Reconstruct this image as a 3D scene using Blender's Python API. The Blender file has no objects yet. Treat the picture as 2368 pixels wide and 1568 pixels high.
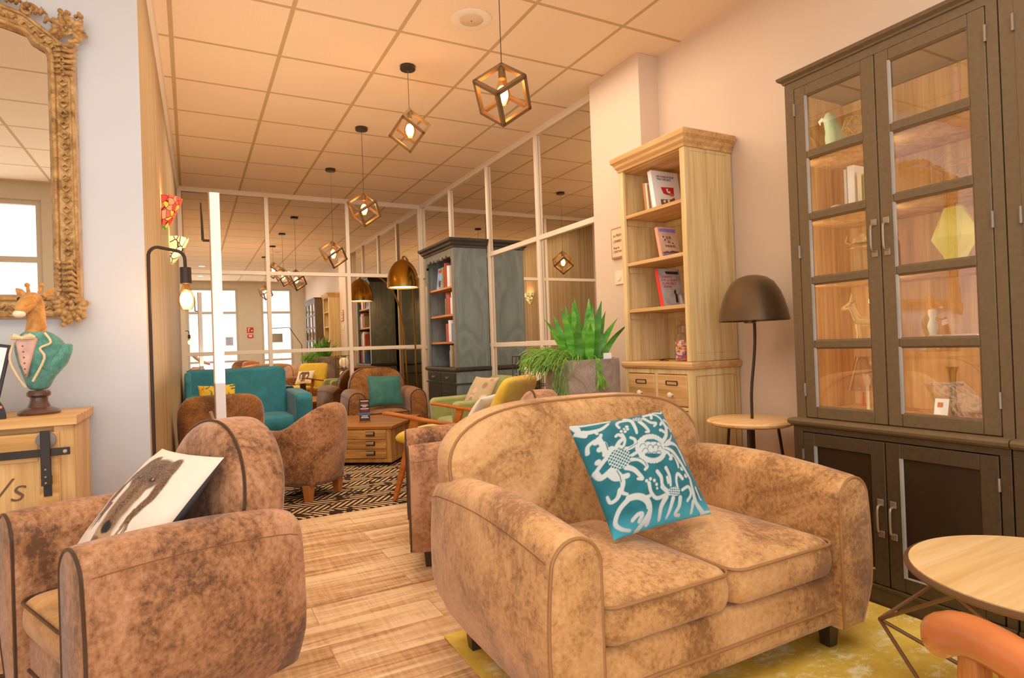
import bpy, bmesh, math, random
import numpy as np
from mathutils import Vector, Matrix, noise, Euler
random.seed(7)
PI = math.pi
C = bpy.context.scene.collection

# ------------------------------------------------------------------ colour / materials
def lin(c):
    if isinstance(c, str):
        c = c.lstrip('#'); c = [int(c[i:i+2], 16) for i in (0, 2, 4)]
    out = []
    for v in c[:3]:
        v = v / 255.0
        out.append(v / 12.92 if v <= 0.04045 else ((v + 0.055) / 1.055) ** 2.4)
    return (out[0], out[1], out[2], 1.0)

MATS = {}
def newmat(name):
    m = bpy.data.materials.new(name); m.use_nodes = True
    nt = m.node_tree; nt.nodes.clear()
    o = nt.nodes.new('ShaderNodeOutputMaterial')
    return m, nt, o
def N(nt, t, **kw):
    n = nt.nodes.new(t)
    for k, v in kw.items():
        if k.startswith('i_'):
            n.inputs[k[2:].replace('_', ' ')].default_value = v
        else:
            setattr(n, k, v)
    return n
def principled(nt, o, rough=.5, metal=0., spec=.5, coat=0.):
    b = nt.nodes.new('ShaderNodeBsdfPrincipled')
    b.inputs['Roughness'].default_value = rough; b.inputs['Metallic'].default_value = metal
    b.inputs['Specular IOR Level'].default_value = spec
    if coat: b.inputs['Coat Weight'].default_value = coat; b.inputs['Coat Roughness'].default_value = .15
    nt.links.new(b.outputs[0], o.inputs[0]); return b
def ramp(nt, stops):
    r = nt.nodes.new('ShaderNodeValToRGB'); e = r.color_ramp.elements
    while len(e) < len(stops): e.new(.5)
    for i, (p, c) in enumerate(stops):
        e[i].position = p; e[i].color = c if len(c) == 4 and not isinstance(c, str) else lin(c)
    return r
def coords(nt, scale=(1, 1, 1), loc=(0, 0, 0), rot=(0, 0, 0), kind='Object'):
    t = nt.nodes.new('ShaderNodeTexCoord'); m = nt.nodes.new('ShaderNodeMapping')
    m.inputs['Scale'].default_value = scale; m.inputs['Location'].default_value = loc; m.inputs['Rotation'].default_value = rot
    nt.links.new(t.outputs[kind], m.inputs[0]); return m
def bump(nt, b, src, strength=.2, dist=.01):
    bp = nt.nodes.new('ShaderNodeBump'); bp.inputs['Strength'].default_value = strength; bp.inputs['Distance'].default_value = dist
    nt.links.new(src, bp.inputs['Height']); nt.links.new(bp.outputs[0], b.inputs['Normal'])

def plain(name, c, rough=.5, metal=0., spec=.5, var=.06, scale=6., coat=0., bmp=0.):
    if name in MATS: return MATS[name]
    m, nt, o = newmat(name); b = principled(nt, o, rough, metal, spec, coat)
    mp = coords(nt); n = N(nt, 'ShaderNodeTexNoise'); n.inputs['Scale'].default_value = scale; n.inputs['Detail'].default_value = 4
    nt.links.new(mp.outputs[0], n.inputs['Vector'])
    base = lin(c); dk = tuple(x * (1 - var * 2) for x in base[:3]) + (1,); lt = tuple(min(1, x * (1 + var)) for x in base[:3]) + (1,)
    r = ramp(nt, [(.3, dk), (.7, lt)]); nt.links.new(n.outputs['Fac'], r.inputs[0]); nt.links.new(r.outputs[0], b.inputs['Base Color'])
    if bmp: bump(nt, b, n.outputs['Fac'], bmp, .01)
    MATS[name] = m; return m

def suede(name, light, mid, dark, sc=3.2, rough=.62, contrast=.12, seed=0.):
    m, nt, o = newmat(name); b = principled(nt, o, rough, 0, .35)
    mp = coords(nt, loc=(seed, seed * .7, 0))
    n1 = N(nt, 'ShaderNodeTexNoise'); n1.inputs['Scale'].default_value = sc; n1.inputs['Detail'].default_value = 10; n1.inputs['Roughness'].default_value = .72; n1.inputs['Distortion'].default_value = .8
    n2 = N(nt, 'ShaderNodeTexNoise'); n2.inputs['Scale'].default_value = sc * 26; n2.inputs['Detail'].default_value = 9; n2.inputs['Roughness'].default_value = .7
    nt.links.new(mp.outputs[0], n1.inputs['Vector']); nt.links.new(mp.outputs[0], n2.inputs['Vector'])
    mx = N(nt, 'ShaderNodeMath', operation='MULTIPLY_ADD'); mx.inputs[1].default_value = .36; nt.links.new(n2.outputs['Fac'], mx.inputs[0])
    mm = N(nt, 'ShaderNodeMath', operation='MULTIPLY'); mm.inputs[1].default_value = .70; nt.links.new(n1.outputs['Fac'], mm.inputs[0]); nt.links.new(mm.outputs[0], mx.inputs[2])
    r = ramp(nt, [(.53 - contrast, dark), (.53, mid), (.53 + contrast, light)])
    nt.links.new(mx.outputs[0], r.inputs[0]); nt.links.new(r.outputs[0], b.inputs['Base Color'])
    rr = N(nt, 'ShaderNodeMapRange'); rr.inputs['To Min'].default_value = rough - .2; rr.inputs['To Max'].default_value = rough + .15
    nt.links.new(n1.outputs['Fac'], rr.inputs[0]); nt.links.new(rr.outputs[0], b.inputs['Roughness'])
    n3 = N(nt, 'ShaderNodeTexNoise'); n3.inputs['Scale'].default_value = 7; n3.inputs['Detail'].default_value = 2; n3.inputs['Distortion'].default_value = .6
    nt.links.new(mp.outputs[0], n3.inputs['Vector'])
    ad = N(nt, 'ShaderNodeMath', operation='MULTIPLY_ADD'); ad.inputs[1].default_value = .1
    nt.links.new(n2.outputs['Fac'], ad.inputs[0]); nt.links.new(n3.outputs['Fac'], ad.inputs[2])
    bump(nt, b, ad.outputs[0], .35, .02)
    b.inputs['Sheen Weight'].default_value = .15
    return m

def wood(name, light, mid, dark, axis=2, sc=1., rough=.45, fine=1., coat=0.):
    m, nt, o = newmat(name); b = principled(nt, o, rough, 0, .4, coat)
    s = [14 * sc, 14 * sc, 14 * sc]; s[axis] = .9 * sc
    mp = coords(nt, scale=s)
    n1 = N(nt, 'ShaderNodeTexNoise'); n1.inputs['Scale'].default_value = 1.; n1.inputs['Detail'].default_value = 6; n1.inputs['Roughness'].default_value = .6; n1.inputs['Distortion'].default_value = .8
    nt.links.new(mp.outputs[0], n1.inputs['Vector'])
    s2 = [70 * sc * fine] * 3; s2[axis] = 2.5 * sc
    mp2 = coords(nt, scale=s2); n2 = N(nt, 'ShaderNodeTexNoise'); n2.inputs['Scale'].default_value = 1.; n2.inputs['Detail'].default_value = 3
    nt.links.new(mp2.outputs[0], n2.inputs['Vector'])
    mx = N(nt, 'ShaderNodeMix'); mx.inputs[0].default_value = .3
    nt.links.new(n1.outputs['Fac'], mx.inputs[2]); nt.links.new(n2.outputs['Fac'], mx.inputs[3])
    r = ramp(nt, [(.34, dark), (.5, mid), (.66, light)]); nt.links.new(mx.outputs[0], r.inputs[0]); nt.links.new(r.outputs[0], b.inputs['Base Color'])
    bump(nt, b, mx.outputs[0], .12, .004)
    return m

def glass(name, tint='#ffffff', refl=.10, power=1.0):
    m, nt, o = newmat(name)
    tr = N(nt, 'ShaderNodeBsdfTransparent'); tr.inputs[0].default_value = lin(tint)
    gl = N(nt, 'ShaderNodeBsdfGlossy'); gl.inputs['Roughness'].default_value = .01
    lw = N(nt, 'ShaderNodeLayerWeight'); lw.inputs['Blend'].default_value = .35
    ml = N(nt, 'ShaderNodeMath', operation='MULTIPLY_ADD'); ml.inputs[1].default_value = power * .55; ml.inputs[2].default_value = refl; ml.use_clamp = True
    nt.links.new(lw.outputs['Facing'], ml.inputs[0])
    mx = N(nt, 'ShaderNodeMixShader'); nt.links.new(ml.outputs[0], mx.inputs[0]); nt.links.new(tr.outputs[0], mx.inputs[1]); nt.links.new(gl.outputs[0], mx.inputs[2])
    nt.links.new(mx.outputs[0], o.inputs[0]); return m

def emit(name, c, s):
    m, nt, o = newmat(name); e = N(nt, 'ShaderNodeEmission'); e.inputs[0].default_value = lin(c); e.inputs[1].default_value = s
    nt.links.new(e.outputs[0], o.inputs[0]); return m

def vcol(name, rough=.7, bumpy=.15, bscale=220, spec=.3, sheen=.2):
    m, nt, o = newmat(name); b = principled(nt, o, rough, 0, spec)
    a = N(nt, 'ShaderNodeAttribute'); a.attribute_name = 'Col'; nt.links.new(a.outputs['Color'], b.inputs['Base Color'])
    mp = coords(nt); n = N(nt, 'ShaderNodeTexNoise'); n.inputs['Scale'].default_value = bscale; nt.links.new(mp.outputs[0], n.inputs['Vector'])
    bump(nt, b, n.outputs['Fac'], bumpy, .003); b.inputs['Sheen Weight'].default_value = sheen
    return m

# ------------------------------------------------------------------ mesh builder
JIT = [False]; RJ = random.Random(3)
class MB:
    def __init__(s): s.v = []; s.f = []; s.m = []
    def add(s, vs, fs, mi=0):
        b = len(s.v); s.v.extend([Vector(p) for p in vs]); s.f.extend([tuple(b + i for i in f) for f in fs]); s.m.extend([mi] * len(fs)); return s
    def box(s, x0, x1, y0, y1, z0, z1, mi=0, M=None):
        if JIT[0]:
            e = [RJ.uniform(0, .00035) for _ in range(6)]; x0 += e[0]; x1 -= e[1]; y0 += e[2]; y1 -= e[3]; z0 += e[4]; z1 -= e[5]
        vs = [(x, y, z) for x in (x0, x1) for y in (y0, y1) for z in (z0, z1)]
        if M is not None: vs = [M @ Vector(p) for p in vs]
        return s.add(vs, [(0, 1, 3, 2), (4, 6, 7, 5), (0, 4, 5, 1), (2, 3, 7, 6), (0, 2, 6, 4), (1, 5, 7, 3)], mi)
    def bar(s, a, b, w, h=None, mi=0, up=(0, 0, 1)):
        a, b = Vector(a), Vector(b); h = h or w; d = (b - a).normalized(); u = Vector(up)
        if abs(d.dot(u)) > .98: u = Vector((1, 0, 0))
        x = d.cross(u).normalized(); y = x.cross(d).normalized(); vs = []
        for p in (a, b):
            for i, j in ((-1, -1), (1, -1), (1, 1), (-1, 1)): vs.append(p + x * i * w / 2 + y * j * h / 2)
        return s.add(vs, [(0, 3, 2, 1), (4, 5, 6, 7), (0, 1, 5, 4), (1, 2, 6, 5), (2, 3, 7, 6), (3, 0, 4, 7)], mi)
    def rings(s, R, mi=0, cap0=True, cap1=True, closed=True):
        n = len(R[0]); b = len(s.v)
        for r in R: s.v.extend([Vector(p) for p in r])
        fs = []
        for i in range(len(R) - 1):
            for j in range(n if closed else n - 1):
                k = (j + 1) % n; fs.append((b + i * n + j, b + i * n + k, b + (i + 1) * n + k, b + (i + 1) * n + j))
        if cap0: fs.append(tuple(b + j for j in reversed(range(n))))
        if cap1: fs.append(tuple(b + (len(R) - 1) * n + j for j in range(n)))
        s.f.extend(fs); s.m.extend([mi] * len(fs)); return s
    def tube(s, pts, r, seg=10, mi=0, closed=False, cap=True, flat=None):
        pts = [Vector(p) for p in pts]; n = len(pts); R = []; prev = None
        for i, p in enumerate(pts):
            if closed: t = (pts[(i + 1) % n] - pts[i - 1]).normalized()
            else: t = (pts[min(i + 1, n - 1)] - pts[max(i - 1, 0)]).normalized()
            if prev is None:
                u = Vector((0, 0, 1)) if abs(t.z) < .9 else Vector((1, 0, 0)); x = t.cross(u).normalized()
            else:
                x = (prev - t * prev.dot(t)); x = x.normalized() if x.length > 1e-6 else t.orthogonal().normalized()
            prev = x; y = t.cross(x)
            rr = r[i] if isinstance(r, (list, tuple)) else r
            rx, ry = rr if isinstance(rr, (list, tuple)) else (rr, rr)
            R.append([p + x * math.cos(a) * rx + y * math.sin(a) * ry for a in [2 * PI * k / seg for k in range(seg)]])
        if closed: R.append(R[0])
        return s.rings(R, mi, cap and not closed, cap and not closed)
    def lathe(s, prof, c=(0, 0, 0), seg=32, mi=0, axis='z', a0=0., a1=2 * PI, cap=True, sq=None):
        c = Vector(c); R = []; full = abs(a1 - a0 - 2 * PI) < 1e-6
        for r, z in prof:
            ring = []
            for k in range(seg if full else seg + 1):
                a = a0 + (a1 - a0) * k / seg
                x, y = math.cos(a) * r, math.sin(a) * r
                if axis == 'z': p = (x, y, z)
                elif axis == 'y': p = (x, z, -y)
                else: p = (z, x, y)
                ring.append(c + Vector(p))
            R.append(ring)
        return s.rings(R, mi, cap and prof[0][0] > 1e-4, cap and prof[-1][0] > 1e-4, closed=full)
    def sphere(s, c, r, seg=20, rg=12, mi=0):
        rx, ry, rz = r if isinstance(r, (list, tuple)) else (r, r, r); c = Vector(c)
        R = [[c + Vector((math.cos(2 * PI * k / seg) * math.sin(t) * rx, math.sin(2 * PI * k / seg) * math.sin(t) * ry, -math.cos(t) * rz)) for k in range(seg)] for t in [PI * max(.02, min(rg - .02, i)) / rg for i in range(rg + 1)]]
        return s.rings(R, mi)
    def prism(s, poly, t0, t1, plane='xz', mi=0):
        def p3(p, t):
            return {'xz': (p[0], t, p[1]), 'yz': (t, p[0], p[1]), 'xy': (p[0], p[1], t)}[plane]
        return s.rings([[p3(p, t0) for p in poly], [p3(p, t1) for p in poly]], mi)
    def xf(s, M):
        s.v = [M @ p for p in s.v]; return s
    def build(s, name, mats, parent=None, world=True, smooth=True, angle=40, bev=0., sub=0, bseg=2):
        me = bpy.data.meshes.new(name)
        off = Vector((0, 0, 0))
        vs = s.v
        if parent is not None and world:
            r = parent
            Mi = r.get('_inv'); 
            if Mi is not None:
                Mi = Matrix([list(Mi[i * 4:i * 4 + 4]) for i in range(4)]); vs = [Mi @ p for p in vs]
        me.from_pydata([tuple(p) for p in vs], [], s.f)
        if not isinstance(mats, (list, tuple)): mats = [mats]
        for m in mats: me.materials.append(m)
        me.polygons.foreach_set('material_index', s.m)
        bm = bmesh.new(); bm.from_mesh(me); bmesh.ops.remove_doubles(bm, verts=bm.verts, dist=1e-6)
        bmesh.ops.recalc_face_normals(bm, faces=bm.faces)
        if smooth:
            th = math.radians(angle)
            for f in bm.faces: f.smooth = True
            for e in bm.edges:
                if len(e.link_faces) == 2 and e.calc_face_angle(0) > th: e.smooth = False
        bm.to_mesh(me); bm.free()
        o = bpy.data.objects.new(name, me); C.objects.link(o)
        if bev:
            b = o.modifiers.new('bevel', 'BEVEL'); b.width = bev; b.segments = bseg; b.limit_method = 'ANGLE'; b.angle_limit = math.radians(35); b.harden_normals = False
            for f in me.polygons: f.use_smooth = True
        if sub:
            q = o.modifiers.new('sub', 'SUBSURF'); q.levels = sub; q.render_levels = sub
        if parent is not None: o.parent = parent
        return o

def tag(o, label=None, cat=None, group=None, kind=None):
    if label: o['label'] = label
    if cat: o['category'] = cat
    if group: o['group'] = group
    if kind: o['kind'] = kind
    return o
def thing(name, label, cat, loc=(0, 0, 0), rotz=0., group=None, local=False):
    """local=False: parts are given in world coordinates; local=True: in the thing's own."""
    o = bpy.data.objects.new(name, None); C.objects.link(o); o.location = loc; o.rotation_euler = (0, 0, rotz)
    o.empty_display_size = .1
    tag(o, label, cat, group)
    if not local:
        o['_inv'] = [x for row in (Matrix.Translation(loc) @ Matrix.Rotation(rotz, 4, 'Z')).inverted() for x in row]
    return o
def sub(parent):   # a part that has sub-parts inherits the world offset
    if parent.parent is not None and parent.parent.get('_inv') is not None: parent['_inv'] = list(parent.parent['_inv'])
    return parent
def struct(mb, name, m, **k):
    o = mb.build(name, m, None, **k); o['kind'] = 'structure'; return o
def copy_tree(o, parent=None):
    c = o.copy(); C.objects.link(c)
    if parent: c.parent = parent
    for ch in list(o.children): copy_tree(ch, c)
    return c

def text_mesh(body, size, M, m, name='lettering', parent=None, extrude=.0006, align='LEFT', shear=0., world=True, space=1., thin=0.):
    cu = bpy.data.curves.new('txt', 'FONT'); cu.body = body; cu.size = size; cu.align_x = align; cu.extrude = extrude; cu.shear = shear; cu.space_line = .95; cu.space_character = space; cu.offset = -thin
    to = bpy.data.objects.new('txt', cu); me = bpy.data.meshes.new_from_object(to)
    bpy.data.objects.remove(to)
    mb = MB(); mb.add([M @ v.co for v in me.vertices], [tuple(p.vertices) for p in me.polygons]); bpy.data.meshes.remove(me)
    return mb.build(name, m, parent, world=world, smooth=False)

def frame_from(o, x, y):   # matrix with local x,y axes (text plane), z = normal
    x = Vector(x).normalized(); z = x.cross(Vector(y)).normalized(); y = z.cross(x)
    return Matrix(((x.x, y.x, z.x, o[0]), (x.y, y.y, z.y, o[1]), (x.z, y.z, z.z, o[2]), (0, 0, 0, 1)))

def rrect(x0, x1, y0, y1, r, z, n=5):
    pts = []
    for cx, cy, a in ((x1 - r, y1 - r, 0), (x0 + r, y1 - r, PI / 2), (x0 + r, y0 + r, PI), (x1 - r, y0 + r, 1.5 * PI)):
        for k in range(n + 1):
            t = a + PI / 2 * k / n; pts.append((cx + r * math.cos(t), cy + r * math.sin(t), z))
    return pts

def pad(mb, x0, x1, y0, y1, z0, z1, crown=.03, r=.05, belly=.01):
    h = z1 - z0; R = []
    def ring(ins, z): R.append(rrect(x0 + ins, x1 - ins, y0 + ins, y1 - ins, max(.006, r - ins * .5), z))
    ring(.03, z0); ring(.008, z0 + .012); ring(0, z0 + .03); ring(-belly, z0 + h * .5); ring(0, z1 - .012); ring(.008, z1 + .002)
    m = min(x1 - x0, y1 - y0) / 2
    for t in (.12, .3, .55, .8, .95): ring(m * t, z1 + crown * (1 - (1 - t) ** 2.2))
    mb.rings(R); return mb

def pillow_obj(name, W, H, T, corners, m, parent=None, n=40, colfn=None, back=None, seed=0, pinch=.07):
    """corners: TL, TR, BR, BL in world; front faces the camera side. colfn(U,V)->rgb arrays, U right, V up in 0..1"""
    TL, TR, BR, BL = [Vector(c) for c in corners]
    ce = (TL + TR + BR + BL) / 4; x = ((TR - TL) + (BR - BL)).normalized(); up = ((TL - BL) + (TR - BR)).normalized()
    y = up.cross(x).normalized(); up = x.cross(y).normalized()      # y points to the back
    if y.y < 0 and False: y = -y
    M = frame_from(ce, x, up)        # local z = toward viewer
    vs = []; cols = []; fs = []
    t = np.linspace(-1, 1, n + 1)
    for sgn in (1, -1):
        b = len(vs)
        for j, v in enumerate(t):
            for i, u in enumerate(t):
                px = u * W / 2 * (1 - pinch * (1 - v * v)); py = v * H / 2 * (1 - pinch * (1 - u * u))
                th = (max(0, (1 - abs(u) ** 2.4)) * max(0, (1 - abs(v) ** 2.4))) ** .55
                w = noise.noise(Vector((u * 2.1 + seed, v * 2.1, sgn))) * .12 + noise.noise(Vector((u * 5 + seed, v * 5, sgn))) * .05
                vs.append(Vector((px, py, sgn * T / 2 * th * (1 + w) + .0002 * sgn)))
        for j in range(n):
            for i in range(n):
                a = b + j * (n + 1) + i; q = (a, a + 1, a + n + 2, a + n + 1); fs.append(q if sgn > 0 else q[::-1])
    ed = [i for i in range(n + 1)] + [(j) * (n + 1) + n for j in range(1, n + 1)] + [n * (n + 1) + i for i in range(n - 1, -1, -1)] + [j * (n + 1) for j in range(n - 1, 0, -1)]
    off = (n + 1) ** 2
    for k in range(len(ed)):
        a, b2 = ed[k], ed[(k + 1) % len(ed)]; fs.append((b2, a, a + off, b2 + off))
    me = bpy.data.meshes.new(name); me.from_pydata([tuple(p) for p in vs], [], fs)
    for f in me.polygons: f.use_smooth = True
    me.materials.append(m)
    if back is not None:
        me.materials.append(back)
        idx = [0] * len(fs); nn = n * n
        for k in range(nn, len(fs)): idx[k] = 1
        me.polygons.foreach_set('material_index', idx)
    if colfn is not None:
        UU, VV = np.meshgrid((t + 1) / 2, (t + 1) / 2)
        rgb = colfn(UU, VV).reshape(-1, 3); rgb2 = rgb if back is None else rgb * 0 + .5
        al = np.ones((len(rgb) * 2, 4), dtype=np.float32); al[:len(rgb), :3] = rgb; al[len(rgb):, :3] = rgb
        at = me.color_attributes.new('Col', 'FLOAT_COLOR', 'POINT'); at.data.foreach_set('color', al.ravel())
    o = bpy.data.objects.new(name, me); C.objects.link(o); o.matrix_world = M
    if parent: o.parent = parent
    return o

def stroke(X, Y, pts, w0, w1=None, soft=.6):
    """signed mask of a tapered poly-line stroke on arrays X,Y"""
    w1 = w0 if w1 is None else w1; out = np.zeros_like(X); n = len(pts) - 1
    for i in range(n):
        (ax, ay), (bx, by) = pts[i], pts[i + 1]; dx, dy = bx - ax, by - ay; L = dx * dx + dy * dy + 1e-9
        t = np.clip(((X - ax) * dx + (Y - ay) * dy) / L, 0, 1); d = np.hypot(X - ax - t * dx, Y - ay - t * dy)
        w = w0 + (w1 - w0) * (i + t) / n
        out = np.maximum(out, np.clip((w - d) / soft + .5, 0, 1))
    return out
def catmull(pts, k=6):
    P = [pts[0]] + list(pts) + [pts[-1]]; out = []
    for i in range(1, len(P) - 2):
        for j in range(k):
            t = j / k; r = []
            for a in range(len(pts[0])):
                p0, p1, p2, p3 = P[i - 1][a], P[i][a], P[i + 1][a], P[i + 2][a]
                r.append(.5 * ((2 * p1) + (-p0 + p2) * t + (2 * p0 - 5 * p1 + 4 * p2 - p3) * t * t + (-p0 + 3 * p1 - 3 * p2 + p3) * t ** 3))
            out.append(tuple(r))
    out.append(tuple(pts[-1])); return out
# ------------------------------------------------------------------ the room
CZ = 2.967; BY = 7.63; MX = 2.76; RX = 2.815; RY = -2.0; LX = -4.2; WY = 3.0
def lwx(y): return -.159 + (y - 3.0) * (.074 / 4.63)

def floor_mat():
    m, nt, o = newmat('oak_plank_floor'); b = principled(nt, o, .42, 0, .4)
    mp = coords(nt, loc=(.35, .11, 0)); br = N(nt, 'ShaderNodeTexBrick'); nt.links.new(mp.outputs[0], br.inputs['Vector'])
    br.inputs['Scale'].default_value = 1; br.inputs['Brick Width'].default_value = 1.22; br.inputs['Row Height'].default_value = .185
    br.inputs['Mortar Size'].default_value = .0016; br.inputs['Mortar Smooth'].default_value = .2; br.offset = .37; br.inputs['Bias'].default_value = 0
    br.inputs['Color1'].default_value = (.0, .0, .0, 1); br.inputs['Color2'].default_value = (1, 1, 1, 1); br.inputs['Mortar'].default_value = (.5, .5, .5, 1)
    mp2 = coords(nt, scale=(1.3, 17, 17)); n1 = N(nt, 'ShaderNodeTexNoise'); n1.inputs['Scale'].default_value = 1; n1.inputs['Detail'].default_value = 7; n1.inputs['Roughness'].default_value = .62; n1.inputs['Distortion'].default_value = 1.1
    vadd = N(nt, 'ShaderNodeVectorMath', operation='MULTIPLY_ADD'); vadd.inputs[1].default_value = (7, 13, 5); nt.links.new(br.outputs['Color'], vadd.inputs[0]); nt.links.new(mp2.outputs[0], vadd.inputs[2]); nt.links.new(vadd.outputs[0], n1.inputs['Vector'])
    mp3 = coords(nt, scale=(60, 5, 5)); n2 = N(nt, 'ShaderNodeTexNoise'); n2.inputs['Scale'].default_value = 1; n2.inputs['Detail'].default_value = 3; nt.links.new(mp3.outputs[0], n2.inputs['Vector'])
    mx = N(nt, 'ShaderNodeMix'); mx.inputs[0].default_value = .22; nt.links.new(n1.outputs['Fac'], mx.inputs[2]); nt.links.new(n2.outputs['Fac'], mx.inputs[3])
    ad = N(nt, 'ShaderNodeMath', operation='MULTIPLY_ADD'); ad.inputs[1].default_value = .1; nt.links.new(br.outputs['Color'], ad.inputs[0]); nt.links.new(mx.outputs[0], ad.inputs[2])
    r = ramp(nt, [(.38, '#865a33'), (.5, '#b88a5c'), (.64, '#d9b384')]); nt.links.new(ad.outputs[0], r.inputs[0])
    m2 = N(nt, 'ShaderNodeMix', data_type='RGBA'); m2.inputs[7].default_value = lin('#9a6f48'); nt.links.new(br.outputs['Fac'], m2.inputs[0]); nt.links.new(r.outputs[0], m2.inputs[6])
    nt.links.new(m2.outputs[2], b.inputs['Base Color']); bump(nt, b, mx.outputs[0], .06, .003); return m
def ceil_mat():
    m, nt, o = newmat('suspended_tile_ceiling'); b = principled(nt, o, .85, 0, .2)
    mp = coords(nt, loc=(.035 + .011, -3.46 + 3.6 + .011, 0)); br = N(nt, 'ShaderNodeTexBrick'); nt.links.new(mp.outputs[0], br.inputs['Vector'])
    br.offset = 0; br.inputs['Scale'].default_value = 1; br.inputs['Brick Width'].default_value = .6; br.inputs['Row Height'].default_value = .6
    br.inputs['Mortar Size'].default_value = .0125; br.inputs['Mortar Smooth'].default_value = .05
    n = N(nt, 'ShaderNodeTexNoise'); n.inputs['Scale'].default_value = 150; nt.links.new(mp.outputs[0], n.inputs['Vector'])
    r = ramp(nt, [(.3, '#dcbf9a'), (.7, '#e6cba8')]); nt.links.new(n.outputs['Fac'], r.inputs[0])
    m2 = N(nt, 'ShaderNodeMix', data_type='RGBA'); m2.inputs[7].default_value = lin('#b4966a'); nt.links.new(br.outputs['Fac'], m2.inputs[0]); nt.links.new(r.outputs[0], m2.inputs[6])
    nt.links.new(m2.outputs[2], b.inputs['Base Color'])
    iv = N(nt, 'ShaderNodeMath', operation='SUBTRACT'); iv.inputs[0].default_value = 1; nt.links.new(br.outputs['Fac'], iv.inputs[1]); bump(nt, b, br.outputs['Fac'], .3, .01); return m
def wallpaper():
    m, nt, o = newmat('striped_beige_wallcovering'); b = principled(nt, o, .45, 0, .4)
    mp = coords(nt, scale=(40, 40, .35)); n = N(nt, 'ShaderNodeTexNoise'); n.inputs['Scale'].default_value = 1; n.inputs['Detail'].default_value = 4; nt.links.new(mp.outputs[0], n.inputs['Vector'])
    r = ramp(nt, [(.3, '#86673f'), (.55, '#9f7f56'), (.7, '#b1966e')]); nt.links.new(n.outputs['Fac'], r.inputs[0]); nt.links.new(r.outputs[0], b.inputs['Base Color']); return m
M_floor = floor_mat(); M_ceil = ceil_mat(); M_paper = wallpaper()
M_white = plain('warm_white_wall_paint', '#bfc0bf', .6, var=.015, scale=2)
M_pink = plain('pale_rose_wall_paint', '#cfb498', .6, var=.02, scale=2)
M_bar = plain('cream_metal_glazing_bar', '#dcc7ab', .4, var=.02)
M_trim = plain('cream_trim_paint', '#e2cfb4', .5, var=.02)
def mirror_mat():
    m, nt, o = newmat('silvered_mirror'); g = N(nt, 'ShaderNodeBsdfGlossy'); g.inputs['Roughness'].default_value = .0
    mp = coords(nt); n = N(nt, 'ShaderNodeTexNoise'); n.inputs['Scale'].default_value = .7; nt.links.new(mp.outputs[0], n.inputs['Vector'])
    r = ramp(nt, [(.3, (.80, .77, .70, 1)), (.7, (.86, .84, .78, 1))]); nt.links.new(n.outputs['Fac'], r.inputs[0]); nt.links.new(r.outputs[0], g.inputs[0])
    nt.links.new(g.outputs[0], o.inputs[0]); return m
M_mirror = mirror_mat()
M_frame = plain('window_frame_paint', '#c9bba4', .5, var=.02)
M_glassw = glass('window_glass', '#ffffff', .03, .4)

struct(MB().box(LX - .1, 3.0, RY - .12, BY + .1, -.1, 0), 'floor', M_floor)
struct(MB().box(LX - .1, 3.0, RY - .12, BY + .1, CZ, CZ + .1), 'ceiling', M_ceil)
struct(MB().box(-.09, 3.0, BY, BY + .1, 0, CZ), 'wall_back', M_mirror)
struct(MB().box(MX, MX + .12, 3.62, BY, 0, CZ), 'wall_right_far', M_mirror)
struct(MB().box(2.65, 2.95, 3.07, 3.62, 0, CZ), 'wall_pillar', [M_pink], bev=.004)
struct(MB().box(RX, RX + .12, RY, 3.07, 0, CZ), 'wall_right', M_pink)
mb = MB(); mb.rings([[(lwx(3.0), 3.0, z), (lwx(BY), BY, z), (-.6, BY, z), (-.6, 3.0, z)] for z in (0, CZ)]); struct(mb, 'wall_left_passage', M_paper)
struct(MB().box(LX, lwx(3.0) - .0, WY - .012, WY, 0, CZ), 'wall_left_front', M_white)
struct(MB().box(LX - .1, LX, RY, WY, 0, CZ), 'wall_left', M_white)
# rear wall with window openings
WIN = [(-3.75, -2.75), (-2.45, -1.35), (-1.05, 1.14 - 1.25), (-.0, 1.12), (1.7, 2.47)]
WIN = [(-3.6, -2.7), (-2.35, -1.35), (-1.0, -.3), (-.05, 1.13), (1.7, 2.47)]
WZ0, WZ1 = .15, 2.78
mb = MB(); x = LX
for a, b in WIN:
    mb.box(x, a, RY - .12, RY, 0, CZ); mb.box(a, b, RY - .12, RY, WZ1, CZ); mb.box(a, b, RY - .12, RY, 0, WZ0); x = b
mb.box(x, 3.0, RY - .12, RY, 0, CZ); struct(mb, 'wall_rear', plain('rear_wall_paint', '#cdbfa6', .6, var=.02))
for k, (a, b) in enumerate(WIN):
    mb = MB(); y0, y1 = RY - .08, RY - .02; w = .05
    h0, h1 = y0 + .004, y1 - .004
    mb.box(a, a + w, y0, y1, WZ0, WZ1).box(b - w, b, y0, y1, WZ0, WZ1)
    for q0, q1 in ((WZ0, WZ0 + w), (WZ1 - w, WZ1), (2.12, 2.18), (.86, .91)): mb.box(a + w, b - w, h0, h1, q0, q1)
    fr = struct(mb, 'window_%d' % (k + 1), M_frame)
    MB().box(a + w, b - w, RY - .055, RY - .05, WZ0 + w, WZ1 - w).build('pane', M_glassw, fr, world=False)
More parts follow.
